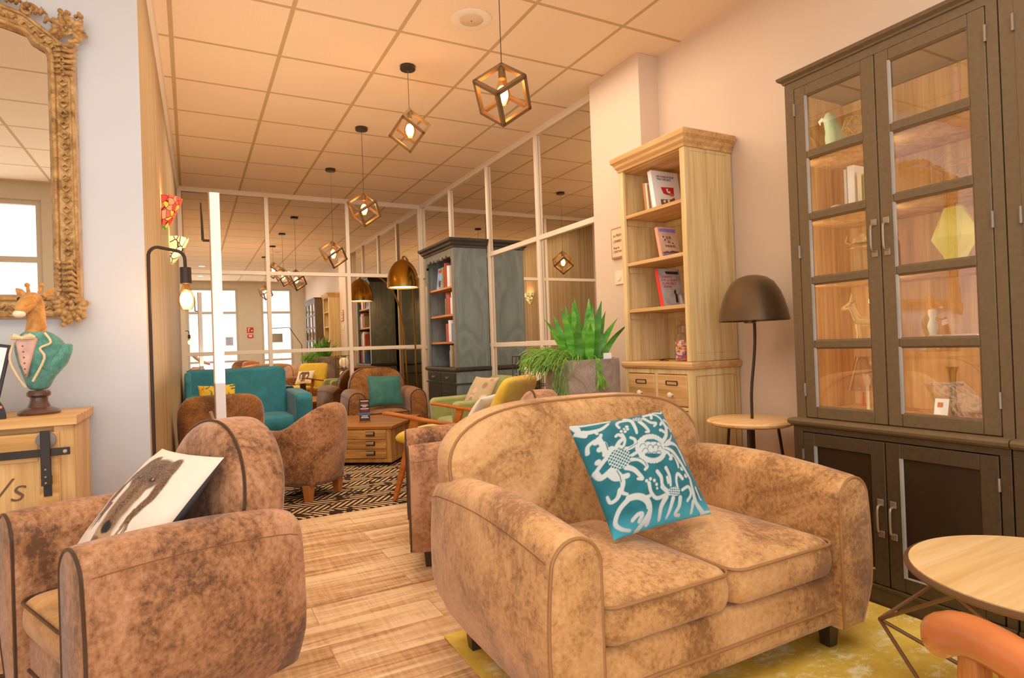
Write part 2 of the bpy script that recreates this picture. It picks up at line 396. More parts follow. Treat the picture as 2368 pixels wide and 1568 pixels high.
# glazing bars over the mirrors
mb = MB(); y = BY; d = .025
mb.box(lwx(y), MX, y - d, y, CZ - .055, CZ).box(lwx(y), MX, y - d, y, 0, .08)
for xx in (lwx(y) + .022, .843 - .005, 1.78, MX - .03): mb.box(xx - .022, xx + .022, y - d, y, .08, CZ - .055)
for z in (2.015, 1.09, .165): mb.box(lwx(y), MX, y - d * .8, y, z - .022, z + .022)
struct(mb, 'trim_1', M_bar, bev=.003)
mb = MB(); x = MX
mb.box(x - d, x, 3.62, BY, CZ - .055, CZ).box(x - d, x, 3.62, BY, 0, .08)
for yy in (3.645, 4.58, 5.58, 6.59, BY - .03): mb.box(x - d, x, yy - .022, yy + .022, .08, CZ - .055)
for z in (2.005, 1.075, .165): mb.box(x - d * .8, x, 3.62, BY, z - .022, z + .022)
struct(mb, 'trim_2', M_bar, bev=.003)
mb = MB(); mb.rings([[(lwx(y) + a, y, CZ - b) for a, b in ((0, 0), (.03, 0), (.022, .03), (0, .04))] for y in (3.0, BY)]); struct(mb, 'trim_3', M_trim)
mb = MB().box(RX - .012, RX, RY, 3.07, 0, .09).box(2.638, 2.65, 3.07, 3.62, 0, .09); struct(mb, 'baseboard_right', M_trim)
struct(MB().box(LX, lwx(3) , WY - .024, WY - .012, 0, .09), 'baseboard_left', M_trim)

JIT[0] = True
# ------------------------------------------------------------------ camera
cam = bpy.data.cameras.new('camera'); co = bpy.data.objects.new('camera', cam); C.objects.link(co)
f_, v1, v2 = 1396., Vector((440 - 1184, -(822 - 784), -1396.)), Vector((3800 - 1184, -(700 - 784), -1396.))
Yc = v1.normalized(); Xc = (v2.normalized() - Yc * v2.normalized().dot(Yc)).normalized(); Zc = Xc.cross(Yc)
co.matrix_world = Matrix.Translation((0, 0, 1.08)) @ Matrix((Xc, Yc, Zc)).to_4x4()
cam.sensor_width = 36; cam.lens = 36 * f_ / 2368; cam.clip_start = .05
bpy.context.scene.camera = co
# ------------------------------------------------------------------ club sofas and armchairs
S_tan = suede('tan_suede', '#cc9a62', '#b6824a', '#7e5128', 2.4, .58, .098, 1.3)
S_brn = suede('brown_suede', '#b3805a', '#94613b', '#52321d', 2.1, .5, .085, 4.1)
S_brn2 = suede('russet_suede', '#a8713e', '#865224', '#4f2f15', 2.6, .55, .10, 8.)
S_gld = suede('honey_seat_suede', '#d09e5c', '#b57e3c', '#835424', 2.6, .6, .14, 2.)
M_pipe = plain('dark_leather_piping', '#3a261b', .3, var=.05)
M_pipet = plain('tan_leather_piping', '#8f6238', .45, var=.05)
M_leg = plain('dark_stained_leg', '#2c2119', .35, var=.1)
M_legw = plain('orange_wood_leg', '#a65f2b', .4, var=.1)

M_seam = plain('stitched_seam', '#6e4527', .6, var=.05)
def arm_profile(w, zt, zb, bulge, taper):
    pts = [(0, zb), (.0, zb + (zt - zb) * .35), (0, zb + (zt - zb) * .65)]
    r = w / 2; zc = zt - r
    for k in range(0, 9):
        a = PI - PI * k / 8; pts.append((r + r * math.cos(a) * (1.0), zc + r * math.sin(a)))
    pts += [(w + bulge * .7, zb + (zc - zb) * .8), (w + bulge, zb + (zc - zb) * .55), (w + bulge * .2, zb + (zc - zb) * .28), (w - taper, zb)]
    return pts

def club(name, label, W, D, zarm, zback, half, nseat, suedes, pipe, legm, loc, rotz, group=None, aw=.17, cat='armchair', arch=.5, tilt=.2, seat_z=.40, pipes=True, legh=.09, rear=.18, lseam=True, slope=.0, armin=0, crown=.02, puff=.035):
    t = thing(name, label, cat, loc, rotz, group, local=True)
    ms, mseat = suedes; zb = legh; inner = W / 2 - aw; y0, y1 = -D / 2, D / 2
    base = MB(); base.box(-inner - .03, inner + .03, y0 + .035, y1 - .06, zb, .26); base.build('base', ms, t, bev=.02)
    b2 = MB(); b2.tube([(x, y0 + .033, .155) for x in np.linspace(-inner, inner, 5)], .006, 6)
    b2.build('front_welt', pipe if pipes else ms, t)
    for s in (-1, 1):
        mb = MB(); R = []
        ys = [y0, y0 + .003, y0 + .010, y0 + .022] + [y0 + D * q for q in (.08, .16, .26, .38, .5, .62, .74, .84, .92)] + [y1 - .02, y1 - .008, y1]
        for i, y in enumerate(ys):
            q = (y - y0) / D; k = math.sin(min(1, q * 1.1) * PI) ** .8 if q < .88 else .2 * (1 - q) / .12
            zt = zarm + crown * math.sin(min(1, q * .92 + .02) * PI) ** .9 + slope * (q - .1)
            pr = catmull(arm_profile(aw, zt, zb, .036 * (.3 + .7 * k), .055), 3)
            cx, cz = aw / 2, (zb + zt) / 2
            sc = {0: .90, 1: .955, 2: .988, len(ys) - 2: .985, len(ys) - 1: .955}.get(i, 1.0)
            tp = max(0, q - .78) * .35
            R.append([(s * (inner + armin + cx + (px - cx) * sc - tp * px * 1.4), y, cz + (pz - cz) * (1 - (1 - sc) * .5) - max(0, q - .9) * .12 * (pz > cz)) for px, pz in pr])
        mb.rings(R); a = mb.build('arm', ms, t, angle=60)
        MB().tube([Vector(p) + Vector((0, -.001, 0)) for p in R[1]], .0048, 6).build('arm_piping', pipe, t)
        if lseam:
            MB().tube([Vector(r[int(len(r) * .70)]) for r in R[3:-2]], .0013, 5).build('arm_seam', M_seam, t)
    # back
    def outline(sc, zs=1.0):
        pts = []; zl = zb; zr = zback - arch * half; n = 22
        pts.append((-half * .93 * sc, zl)); pts.append((-half * sc * .98, (zl + zr) / 2)); pts.append((-half * sc, zr - .06))
        for k in range(n + 1):
            a = PI - PI * k / n; e = .82
            ca, sa = math.cos(a), math.sin(a)
            x = (abs(ca) ** (2 / 3.4 if arch < .9 else .98)) * (1 if ca > 0 else -1) * half * sc
            z = zr + (abs(sa) ** (2 / 2.1 if arch < .9 else 1)) * (zback - zr - half * (1 - sc) * .9)
            pts.append((x, z))
        pts.append((half * sc, zr - .06)); pts.append((half * sc * .98, (zl + zr) / 2)); pts.append((half * .93 * sc, zl))
        return pts
    yf = y1 - rear; cz0 = (zback + .35) / 2
    def P(pt, y, c=1.0): 
        x, z = pt; z2 = cz0 + (z - cz0) * c; x2 = x * c
        return (x2, y + tilt * max(-.2, (z2 - .5)), z2)
    def lay(sc, y, c=1.0): return [P(p, y, c) for p in outline(sc)]
    R = [lay(1, yf - .035, .25), lay(1, yf - .03, .6), lay(1, yf - .018, .85), lay(.965, yf + .0), lay(.995, yf + .02), lay(1.0, yf + .06), lay(1.0, yf + rear * .62), lay(.985, yf + rear * .85), lay(.93, yf + rear)]
    mb = MB().rings(R); mb.build('backrest', ms, t, sub=1, angle=70)
    pl = [P(p, yf + .012) for p in outline(.985)][1:-1]
    pl = [p for p in pl if p[2] > seat_z - .05]
    MB().tube(pl, .0055, 6).build('back_piping', pipe, t)
    # seats
    wi = inner * 2 - .01; sw = wi / nseat
    for i in range(nseat):
        x0 = -wi / 2 + i * sw + .003; mb = MB(); pad(mb, x0, x0 + sw - .006, y0 + .012, yf - .02, .262, seat_z - .015, puff, .05, .006)
        so = mb.build('seat_cushion', mseat, t, sub=1, angle=60)
        rr = rrect(x0, x0 + sw - .006, y0 + .010, yf - .02, .05, seat_z - .016, 4)
        MB().tube(rr, .005, 6, closed=True).build('cushion_piping', pipe, so, world=False)
    for sx in (-1, 1):
        for sy, yy in ((-1, y0 + .09), (1, y1 - .14)):
            cx = sx * (inner + aw * .28); mb = MB()
            mb.rings([[(cx + a * w, yy + c * w, z) for a, c in ((-1, -1), (1, -1), (1, 1), (-1, 1))] for z, w in ((0, .019), (legh + .02, .028))])
            mb.build('leg', legm, t, bev=.002)
    return t

sofa = club('club_sofa', 'tan suede two seat club sofa with rounded arms on the yellow rug', 1.27, .86, .585, .85, .60, 2, (S_tan, S_tan), M_pipet, M_leg,
            (1.385, 1.685, 0), 0, cat='sofa', arch=.36, aw=.155, rear=.17, tilt=.22, seat_z=.395, crown=.038, puff=.055)
ch1 = club('club_armchair', 'mottled brown suede armchair in the left foreground holding the dog print pillow', .755, .60, .615, .86, .275, 1, (S_brn, S_gld), M_pipe, M_leg,
           (-.122, 2.215, 0), math.radians(-66), arch=1.0, aw=.165, rear=.17, tilt=.16, seat_z=.39, slope=-.045)
ch2 = club('club_armchair', 'brown suede armchair behind the tan sofa, only its side and back top showing', .78, .78, .60, .82, .27, 1, (S_brn, S_brn), M_pipe, M_leg,
           (1.38, 3.02, 0), math.radians(-107), arch=1.0, aw=.17, rear=.16)
ch3 = club('club_armchair', 'russet leather armchair facing forward in the far corner with a green velvet cushion', .88, .74, .60, .86, .34, 1, (S_brn2, S_brn2), M_pipe, M_legw,
           (1.98, 7.03, 0), math.radians(-4), arch=.8, aw=.19, rear=.18, seat_z=.37)

# tub chairs (seen from behind)
def tub(label, loc, rotz, W, D, zl, zh, mat_, square=False):
    t = thing('tub_chair', label, 'armchair', loc, rotz, local=True)
    n = 30; outer = []; 
    def pt(a, off):
        ex = .42 if square else .85
        x = math.copysign(abs(math.cos(a)) ** ex, math.cos(a)) * (W / 2 - off); y = math.copysign(abs(math.sin(a)) ** ex, math.sin(a)) * (D / 2 - off)
        return x, y
    R = []
    a0, a1 = -.62, PI + .62
    for k in range(n + 1):
        a = a0 + (a1 - a0) * k / n; q = max(0, math.sin(a)); zt = zl + (zh - zl) * (q ** (.28 if square else 1.1))
        ring = []
        for off, z, tap in ((.0, .10, .05), (0, .35, .01), (0, zt - .09, 0), (.012, zt - .025, 0), (.05, zt, 0), (.09, zt - .025, 0), (.105, zt - .09, 0), (.105, .3, 0), (.105, .10, 0)):
            x, y = pt(a, off + tap); ring.append((x, y, z))
        R.append(ring)
    mb = MB().rings(R); mb.build('shell', mat_, t, sub=1, angle=60)
    mb = MB(); pad(mb, -W / 2 + .115, W / 2 - .115, -D / 2 + .06, D / 2 - .12, .28, .40, .03, .06); mb.build('seat_cushion', mat_, t, sub=1)
    MB().box(-W / 2 + .1, W / 2 - .1, -D / 2 + .12, D / 2 - .1, .11, .28).build('base', mat_, t, bev=.02)
    for sx in (-1, 1):
        for sy in (-1, 1):
            cx, cy = sx * (W / 2 - .13), sy * (D / 2 - .15)
            MB().rings([[(cx + a * w, cy + c * w, z) for a, c in ((-1, -1), (1, -1), (1, 1), (-1, 1))] for z, w in ((0, .022), (.12, .032))]).build('leg', M_legw, t, bev=.002)
    return t
tub('brown suede chair with squared back turned away, behind the white post', (.20, 5.14, 0), math.radians(178), .60, .66, .56, .79, S_brn2, True)
tub('brown suede tub chair turned away, left of the wooden coffee table chest', (.735, 4.72, 0), math.radians(-140), .58, .62, .52, .70, S_brn, False)

# teal wing sofa
M_teal = suede('teal_velvet', '#2f7f86', '#1f6a73', '#15525c', 5, .5, .2)
t = thing('wing_sofa', 'teal velvet high back sofa against the mirrored back wall', 'sofa', (.55, 7.1, 0))
def rbox(mb, x0, x1, y0, y1, z0, z1): return mb.box(x0, x1, y0, y1, z0, z1)
mb = MB(); R = []
pts = [(-.05, .1), (-.06, .5), (-.065, .86), (-.03, .915), (.3, .905), (.62, .915), (.88, .925), (.945, .9), (.955, .85), (.955, .1)]
R = [[(x, 7.22 + .14 * (z - .3), z) for x, z in pts], [(x * 1.0, 7.42 + .14 * (z - .3), z) for x, z in pts]]
mb.rings(R).build('backrest', M_teal, t, bev=.03, bseg=3)
for x0, x1 in ((-.06, .08), (.955, 1.12)):
    mb = MB(); mb.prism([(6.6, .12), (6.58, .6), (6.62, .645), (7.2, .66), (7.4, .66), (7.4, .12)], x0, x1, 'yz'); mb.build('arm', M_teal, t, bev=.025, bseg=3)
mb = MB(); mb.prism([(6.95, .55), (7.0, .82), (7.1, .9), (7.25, .9), (7.25, .55)], -.06, .0, 'yz'); mb.build('wing', M_teal, t, bev=.02)
mb = MB(); pad(mb, .085, .95, 6.62, 7.22, .26, .41, .03, .05); mb.build('seat_cushion', M_teal, t, sub=1)
MB().box(.08, .955, 6.68, 7.3, .12, .26).build('base', M_teal, t, bev=.01)
for x in (0, 1.06):
    for y in (6.68, 7.32): MB().tube([(x, y, 0), (x, y, .13)], [.014, .022], 10).build('leg', M_legw, t)

# green armchair, facing -X against the side mirror
M_green = suede('sage_velvet', '#a6a65c', '#8a8c4c', '#6c6e3a', 6, .5, .2)
t = thing('velvet_armchair', 'sage green velvet armchair beside the dark bookcase', 'armchair', (2.35, 5.06, 0))
for y0, y1 in ((4.74, 4.86), (5.28, 5.40)):
    mb = MB(); mb.prism([(1.99, .14), (1.965, .56), (1.99, .60), (2.4, .605), (2.66, .62), (2.66, .14)], y0, y1, 'xz'); mb.build('arm', M_green, t, bev=.025, bseg=3)
mb = MB(); R = []
pr = [(2.42, .12), (2.50, .40), (2.56, .70), (2.58, .76), (2.62, .785), (2.68, .77), (2.70, .7), (2.66, .12)]
for i, (y, s) in enumerate(((4.76, .94), (4.80, 1.0), (4.95, 1.03), (5.2, 1.03), (5.34, 1.0), (5.38, .94))): R.append([(x, y, z if z < .5 else .5 + (z - .5) * s) for x, z in pr])
mb.rings(R).build('backrest', M_green, t, sub=1, angle=70)
mb = MB(); pad(mb, 1.99, 2.50, 4.865, 5.275, .27, .42, .03, .04); mb.build('seat_cushion', M_green, t, sub=1)
MB().box(2.03, 2.6, 4.84, 5.3, .14, .27).build('base', M_green, t, bev=.01)
for x in (2.04, 2.6):
    for y in (4.81, 5.33): MB().tube([(x, y, 0), (x, y, .15)], [.012, .02], 10).build('leg', M_legw, t)

# yellow armchair with wooden arms, facing away-left
M_yel = suede('mustard_weave', '#e0b93e', '#cfa42c', '#ad841c', 9, .7, .25)
M_teak = wood('teak_arm', '#b8692e', '#a1561f', '#7d3d12', 1, 1.6, .35)
ux, uy = Vector((-.62, .785, 0)).normalized(), None
yt = thing('lounge_chair', 'mustard yellow lounge chair with slanted teak arms and legs', 'armchair', (1.72, 4.05, 0), math.atan2(.62, .785) , local=True)
# local +Y = facing direction, x to the right of facing
def L(x, y, z): return (x, y, z)
mb = MB(); R = []
for y, z, th in ((-.02, .33, .02), (.0, .36, .07), (.2, .38, .12), (.45, .405, .13), (.62, .42, .11), (.70, .425, .05)):
    R.append([(-.27, y, z - th * .4), (-.285, y, z), (-.26, y, z + th * .5), (0, y, z + th * .62), (.26, y, z + th * .5), (.285, y, z), (.27, y, z - th * .4), (0, y, z - th * .5)])
mb.rings([[(x, y - .27, z) for x, y, z in r] for r in R]).build('seat_cushion', M_yel, yt, sub=2, angle=80)
mb = MB(); R = []
for s, w, th in ((0, .25, .05), (.04, .275, .12), (.3, .285, .14), (.52, .28, .13), (.60, .265, .09), (.62, .24, .04)):
    cy, cz = -.27 - s * .36, .34 + s * .80
    ny, nz = .91, .41
    R.append([(x * w, cy + ny * d * th, cz + nz * d * th) for x, d in ((-1, -.35), (-1.03, 0), (-.95, .5), (0, .58), (.95, .5), (1.03, 0), (1, -.35), (0, -.5))])
mb.rings(R).build('backrest', M_yel, yt, sub=2, angle=80)
for s in (-1, 1):
    x = s * .325
    mb = MB(); mb.rings([[(x + a * .03, y, z + c) for a, c in ((-1, -.011), (1, -.011), (1, .011), (-1, .011))] for y, z in ((.44, .61), (.38, .605), (.1, .565), (-.2, .53), (-.42, .50))]); mb.build('armrest', M_teak, yt, bev=.008)
    MB().rings([[(x + a * .016, y + c * w, z) for a, c in ((-1, -1), (1, -1), (1, 1), (-1, 1))] for y, z, w in ((.37, 0, .014), (.18, .58, .03))]).build('leg', M_teak, yt, bev=.004)
    MB().rings([[(x + a * .016, y + c * w, z) for a, c in ((-1, -1), (1, -1), (1, 1), (-1, 1))] for y, z, w in ((-.5, 0, .014), (-.30, .53, .028))]).build('leg', M_teak, yt, bev=.004)
    MB().bar((x * .93, .27, .34), (x * .93, -.34, .27), .022, .045).build('side_rail', M_teak, yt, bev=.003)
MB().bar((-.30, .24, .33), (.30, .24, .33), .022, .045).build('cross_rail', M_teak, yt, bev=.003)

# leather chair in the right foreground
M_cog = plain('glossy_cognac_leather', '#b5602c', .22, var=.18, scale=7, coat=.5, bmp=.15)
M_cogw = wood('varnished_chair_wood', '#c07a38', '#9c5a22', '#74400f', 2, 2, .25)
t = thing('leather_armchair', 'cognac leather armchair at the lower right edge, one rolled arm showing', 'armchair', (1.25, .2, 0))
for x in (1.045, 1.50):
    cl = catmull([(x + .012, .555, .545), (x + .01, .535, .578), (x + .004, .48, .588), (x - .02, .36, .570), (x - .035, .2, .555), (x - .02, .02, .58), (x + .01, -.15, .64)], 5)
    n = len(cl); rad = [(.034 * min(1, .55 + i * .12), .030 * min(1, .55 + i * .12)) for i in range(n)]
    a = MB().tube(cl, rad, 18).build('arm', M_cog, t, angle=70)
    MB().tube([(p[0] + .033, p[1], p[2] + .004) for p in cl[2:]], .0035, 6).build('seam', M_cog, sub(a))
    mb = MB(); mb.box(x - .018, x + .022, -.14, .46, .30, .575); mb.build('side_panel', M_cog, t, bev=.01)
    MB().lathe([(.012, 0), (.016, .08), (.024, .26), (.018, .30), (.028, .34), (.018, .38), (.024, .48), (.02, .58)], (x + .012, .50, 0), 16).build('front_post', M_cogw, t)
    MB().tube([(x, -.2, 0), (x, -.14, .32)], [.014, .02], 12).build('leg', M_cogw, t)
    nm = MB()
    for k in range(12): nm.sphere((x - .02, .44 - k * .045, .545), .006, 8, 5)
    nm.build('nail_trim', plain('brass_nail', '#c9a25a', .3, 1.), t)
mb = MB(); pad(mb, 1.07, 1.475, -.12, .50, .32, .44, .03, .05); mb.build('seat_cushion', M_cog, t, sub=1)
mb = MB(); mb.rings([[(x, y + (z - .4) * -.25, z) for x, z in ((1.07, .3), (1.06, .75), (1.10, .86), (1.27, .9), (1.44, .86), (1.485, .75), (1.475, .3))] for y in (-.13, -.25)]); mb.build('backrest', M_cog, t, bev=.03, bseg=3)

# armchair behind the camera, seen in the back mirror
club('club_armchair', 'brown leather armchair by the front windows, seen only in the back mirror', .8, .78, .6, .9, .3, 1, (S_brn2, S_brn2), M_pipe, M_leg, (1.25, -1.15, 0), math.radians(170), arch=.8)
# ------------------------------------------------------------------ pillows
def lc(c): return np.array(lin(c)[:3])
# teal damask: pattern traced in a 2091x1568 frame, mapped through the pillow's four corners
def damask(U, V):
    TL, TR, BR, BL = (np.array(p, float) for p in ((135, 215), (1225, 70), (1890, 1170), (720, 1465)))
    v = 1 - V
    X = (TL[0] * (1 - U) + TR[0] * U) * (1 - v) + (BL[0] * (1 - U) + BR[0] * U) * v
    Y = (TL[1] * (1 - U) + TR[1] * U) * (1 - v) + (BL[1] * (1 - U) + BR[1] * U) * v
    w = np.zeros_like(X); cut = np.zeros_like(X)
    def S(p, a, b=None, cat_=True):
        nonlocal w
        pts = catmull(p, 5) if len(p) > 2 else p
        w = np.maximum(w, stroke(X, Y, pts, a * .70, (b or a) * .70, 8))
    def K(p, a, b=None):
        nonlocal cut
        cut = np.maximum(cut, stroke(X, Y, catmull(p, 5) if len(p) > 2 else p, a, b, 6))
    def D(x, y, r):
        nonlocal w
        w = np.maximum(w, np.clip((r - np.hypot(X - x, Y - y)) / 8 + .5, 0, 1))
    def leafy(p, a, lob=22, side=1, step=3):
        S(p, a, a * .6); q = catmull(p, 4)
        for i in range(1, len(q) - 1, step):
            dx, dy = q[i + 1][0] - q[i - 1][0], q[i + 1][1] - q[i - 1][1]; l = math.hypot(dx, dy) + 1e-6
            D(q[i][0] - dy / l * a * side, q[i][1] + dx / l * a * side, lob)
    # left big blossom
    S([(340, 570), (330, 500), (380, 450), (430, 430), (450, 380)], 26); leafy([(430, 430), (480, 520), (560, 600), (500, 680), (440, 780)], 44, 30, 1); S([(480, 500), (520, 590), (570, 560)], 52)
    S([(440, 790), (500, 850), (590, 780)], 40); S([(610, 560), (650, 480), (700, 430), (640, 390), (610, 410)], 34, 22); S([(640, 520), (690, 540), (720, 470), (680, 390)], 26)
    S([(700, 560), (760, 560), (830, 520), (830, 460), (780, 430)], 34, 22); S([(780, 690), (880, 690), (980, 760), (960, 800)], 32, 22); S([(740, 770), (830, 800), (900, 860), (930, 900), (880, 900)], 44, 22)
    S([(600, 790), (680, 860), (720, 930), (720, 1020), (780, 1050)], 52, 20); S([(700, 1000), (680, 1080), (620, 1110), (580, 1050)], 38, 16); S([(560, 820), (640, 880), (760, 860)], 40)
    K([(640, 800), (680, 860), (700, 920)], 5); K([(500, 480), (530, 560)], 6); K([(740, 450), (720, 530), (680, 570)], 5); K([(800, 660), (920, 690), (980, 760)], 4); K([(760, 560), (860, 500)], 4)
    # lattice heart
    ell = ((X - 665) / 125) ** 2 + ((Y - 670) / 115) ** 2 < 1
    # centre cone
    for k in range(14):
        a = PI + k * PI / 13; D(1030 + 150 * math.cos(a) * 1.05, 545 + 118 * math.sin(a), 34)
    for k in range(14):
        a = k * PI / 13; D(1045 + 150 * math.cos(a), 590 + 118 * math.sin(a), 30)
    S([(900, 560), (1150, 560)], 95); S([(800, 640), (880, 600), (930, 640)], 26)
    for i, (cx, cy) in enumerate([(920, 545), (980, 500), (1050, 495), (1120, 520), (950, 600), (1010, 560), (1080, 560), (1140, 570), (990, 645), (1060, 640), (1120, 625)]):
        K([(cx - 34, cy + 6), (cx - 18, cy - 26), (cx + 16, cy - 28), (cx + 34, cy)], 4)
    # right leaf spray
    S([(1190, 480), (1240, 400), (1250, 300), (1200, 240), (1170, 270)], 40, 22); S([(1250, 380), (1180, 340), (1160, 340)], 26); S([(1200, 500), (1290, 450), (1330, 380)], 30, 8); S([(1200, 520), (1300, 490), (1400, 510), (1430, 560)], 42, 14)
    leafy([(1210, 560), (1330, 600), (1430, 700), (1500, 800), (1560, 880)], 36, 24, 1); S([(1240, 600), (1290, 670), (1270, 680)], 22); S([(1330, 610), (1370, 700), (1390, 760)], 30, 16); S([(1440, 560), (1500, 680), (1520, 720)], 26, 8)
    K([(1200, 500), (1260, 420), (1290, 330)], 5); K([(1200, 570), (1340, 640), (1500, 840)], 5); K([(1200, 540), (1330, 540), (1440, 600)], 5)
    S([(1060, 110), (1160, 160), (1240, 260), (1290, 300)], 18); S([(1240, 200), (1310, 240), (1330, 330)], 22)
    # top
    S([(650, 300), (630, 250), (670, 210), (760, 200)], 24); S([(740, 180), (800, 210), (830, 300), (850, 380)], 44, 20); S([(900, 230), (960, 300), (1000, 360), (960, 370)], 36, 18); S([(960, 180), (1040, 240), (1110, 250), (1080, 290)], 32, 20); S([(970, 140), (1060, 130), (1060, 180)], 24)
    for p in ((740, 290, 20), (745, 325, 18), (715, 355, 18), (670, 350, 17), (705, 320, 14)): D(*p)
    S([(180, 230), (280, 330), (440, 310), (540, 230)], 52, 20); S([(210, 330), (300, 380), (300, 330)], 30, 10); S([(400, 350), (410, 360)], 22); S([(160, 220), (280, 230), (480, 200), (560, 190)], 22)
    for k in range(7): K([(262 + k * 34, 285 - abs(k - 3) * 3 - k * 8), (266 + k * 34, 287 - k * 8)], 13)
    S([(1100, 100), (1200, 110), (1220, 90)], 16)
    # lower right
    S([(1110, 820), (1160, 880), (1180, 960), (1240, 1020)], 30, 26); S([(1220, 780), (1270, 860), (1290, 960)], 30, 18); S([(1440, 880), (1380, 830), (1360, 900), (1380, 980)], 26, 18); S([(1240, 880), (1260, 930)], 24)
    S([(1010, 950), (1040, 1040), (1120, 1100), (1230, 1060)], 30, 26); S([(1180, 980), (1280, 1040)], 34); S([(1440, 1000), (1520, 960), (1560, 1030), (1520, 1100)], 22); S([(1560, 900), (1590, 1000), (1640, 1100), (1760, 1180)], 26, 34); S([(1600, 1100), (1600, 1200)], 30, 24); S([(1640, 950), (1700, 1050), (1730, 1060)], 22, 8)
    S([(1240, 1080), (1190, 1180), (1200, 1290)], 44, 26); S([(1330, 1090), (1310, 1200), (1290, 1270)], 34, 18); S([(1420, 1080), (1420, 1160), (1390, 1230), (1450, 1240)], 34, 20); S([(1750, 1190), (1860, 1150)], 26, 12)
    for p in ((980, 925, 18), (1025, 905, 18), (1075, 920, 18), (1105, 960, 18), (1115, 1000, 14)): D(*p)
    # lower left scroll
    S([(800, 1090), (900, 1080), (1010, 1130), (1060, 1230), (1060, 1330)], 48, 40); S([(800, 1100), (720, 1190), (700, 1310), (770, 1370), (880, 1390)], 40, 18); S([(1000, 1090), (1030, 1080)], 26); S([(880, 1300), (930, 1250), (980, 1250), (960, 1310)], 30); S([(1050, 1260), (1000, 1340), (960, 1400)], 36)
    for k in range(8): a = -2.5 + k * .27; K([(900 + 150 * math.cos(a), 1290 + 130 * math.sin(a)), (903 + 150 * math.cos(a), 1291 + 130 * math.sin(a))], 13)
    w = np.where(ell, 1, w) * (1 - np.clip(cut, 0, 1))
    g = ((((X + Y * .55) / 33) % 1) > .3) & ((((Y - X * .5) / 36) % 1) > .3); w = np.where(ell & g, 0, w)
    ell2 = ((X - 1340) / 75) ** 2 + ((Y - 1020) / 50) ** 2 < 1; g2 = ((X / 24) % 1 > .35) & ((Y / 24) % 1 > .35); w = np.where(ell2, np.where(g2, 0, 1), w)
    ell3 = ((X - 885) / 65) ** 2 + ((Y - 190) / 32) ** 2 < 1; g3 = ((X / 22) % 1 > .35) & ((Y / 22) % 1 > .35); w = np.where(ell3, np.where(g3, 0, 1), w)
    hi = np.clip((V * -1 + .16) / .16, 0, 1)[..., None]
    nz = np.sin(X * .021 + np.sin(Y * .013) * 2) * .5 + .5
    nz = np.clip(nz + (np.random.RandomState(1).rand(*X.shape) - .5) * .9, 0, 1); te = lc('#0b5059') * (1 - nz[..., None] * .35) + lc('#176d76') * nz[..., None] * .35; te = te * (1 - hi * .7) + lc('#3fa9bd') * hi * .7
    return te * (1 - w[..., None]) + lc('#aab0aa') * w[..., None]
M_vp = vcol('printed_velvet', .7, .2, 260, .25, .12)
M_vc = vcol('printed_linen', .8, .3, 400, .2, .1)
pl = pillow_obj('throw_pillow', .405, .40, .12, ((1.115, 1.735, .775), (1.515, 1.72, .782), (1.575, 1.515, .49), (1.165, 1.53, .455)), M_vp, n=230, colfn=damask, pinch=.035, seed=3)
tag(pl, 'teal velvet pillow with a silver damask pattern on the tan sofa', 'pillow')

def dog(U, V):
    rs = np.random.RandomState(2); X, Y = U * 100, V * 100
    base = np.zeros(X.shape + (3,)) + lc('#e2cdb6'); base += (rs.rand(*X.shape)[..., None] - .5) * .04
    def L(mask, c):
        nonlocal base; base = base * (1 - mask[..., None]) + lc(c) * mask[..., None]
    nz = (np.sin(X * 1.3 + Y * .7) + np.sin(Y * 2.1 - X * .5) + np.sin(X * 3.1)) / 6 + rs.rand(*X.shape) * .35
    ears = np.maximum(stroke(X, Y, catmull([(34, 84), (26, 70), (22, 52), (24, 36)], 5), 6.5, 3, 2), stroke(X, Y, catmull([(66, 84), (74, 72), (76, 54), (72, 38)], 5), 7, 3, 2))
    for k in range(16):
        a = 22 + rs.rand() * 6; ears = np.maximum(ears, stroke(X, Y, [(a - 2 + k % 3 * 2, 44), (a - 6 + rs.rand() * 10, 30 - rs.rand() * 9)], 1.2, .3, .8))
        ears = np.maximum(ears, stroke(X, Y, [(70 + k % 5, 44), (68 + rs.rand() * 9, 31 - rs.rand() * 9)], 1.2, .3, .8))
    L(ears, '#4a2f1e')
    head = np.clip((1 - np.sqrt(((X - 50) / 25) ** 2 + ((Y - 73) / 17) ** 2)) * 6, 0, 1); L(head, '#4e3828')
    muz = stroke(X, Y, [(50, 70), (50, 40), (51, 24)], 14, 9, 3); L(muz, '#3b2a20')
    L(stroke(X, Y, [(44, 62), (42, 44), (43, 26)], 4, 6, 5) * .8, '#7e5a38'); L(stroke(X, Y, [(57, 62), (59, 44), (58, 24)], 4, 6, 5) * .7, '#8c6843')
    L(np.clip(rs.rand(*X.shape) * 1.6 - .75, 0, 1) * np.maximum(np.maximum(head, muz), ears) * .8, '#a87c52'); L(np.clip(rs.rand(*X.shape) * 1.6 - .9, 0, 1) * np.maximum(np.maximum(head, muz), ears), '#1c120d'); L(np.clip(nz - .35, 0, 1) * np.maximum(np.maximum(head, muz), ears) * 1.3, '#96704a'); 
    L(stroke(X, Y, [(44, 19), (58, 19)], 7, 7, 3), '#a8845c'); L(stroke(X, Y, [(50, 27), (52, 27)], 5, 4, 1.5), '#15100e')
    for x in (41, 60):
        L(stroke(X, Y, [(x - 2, 68), (x + 2, 68.4)], 1.5, 1.5, .9), '#1d120c'); L(stroke(X, Y, [(x, 69), (x + .1, 69)], .8, .8, .6), '#d9925c')
    for k in range(26):
        x = 38 + rs.rand() * 26; L(stroke(X, Y, [(x, 18), (x + rs.rand() * 8 - 4, 7 + rs.rand() * 5)], 1.3, .3, .8) * .9, '#6e4e33')
    return np.clip(base, 0, 1)
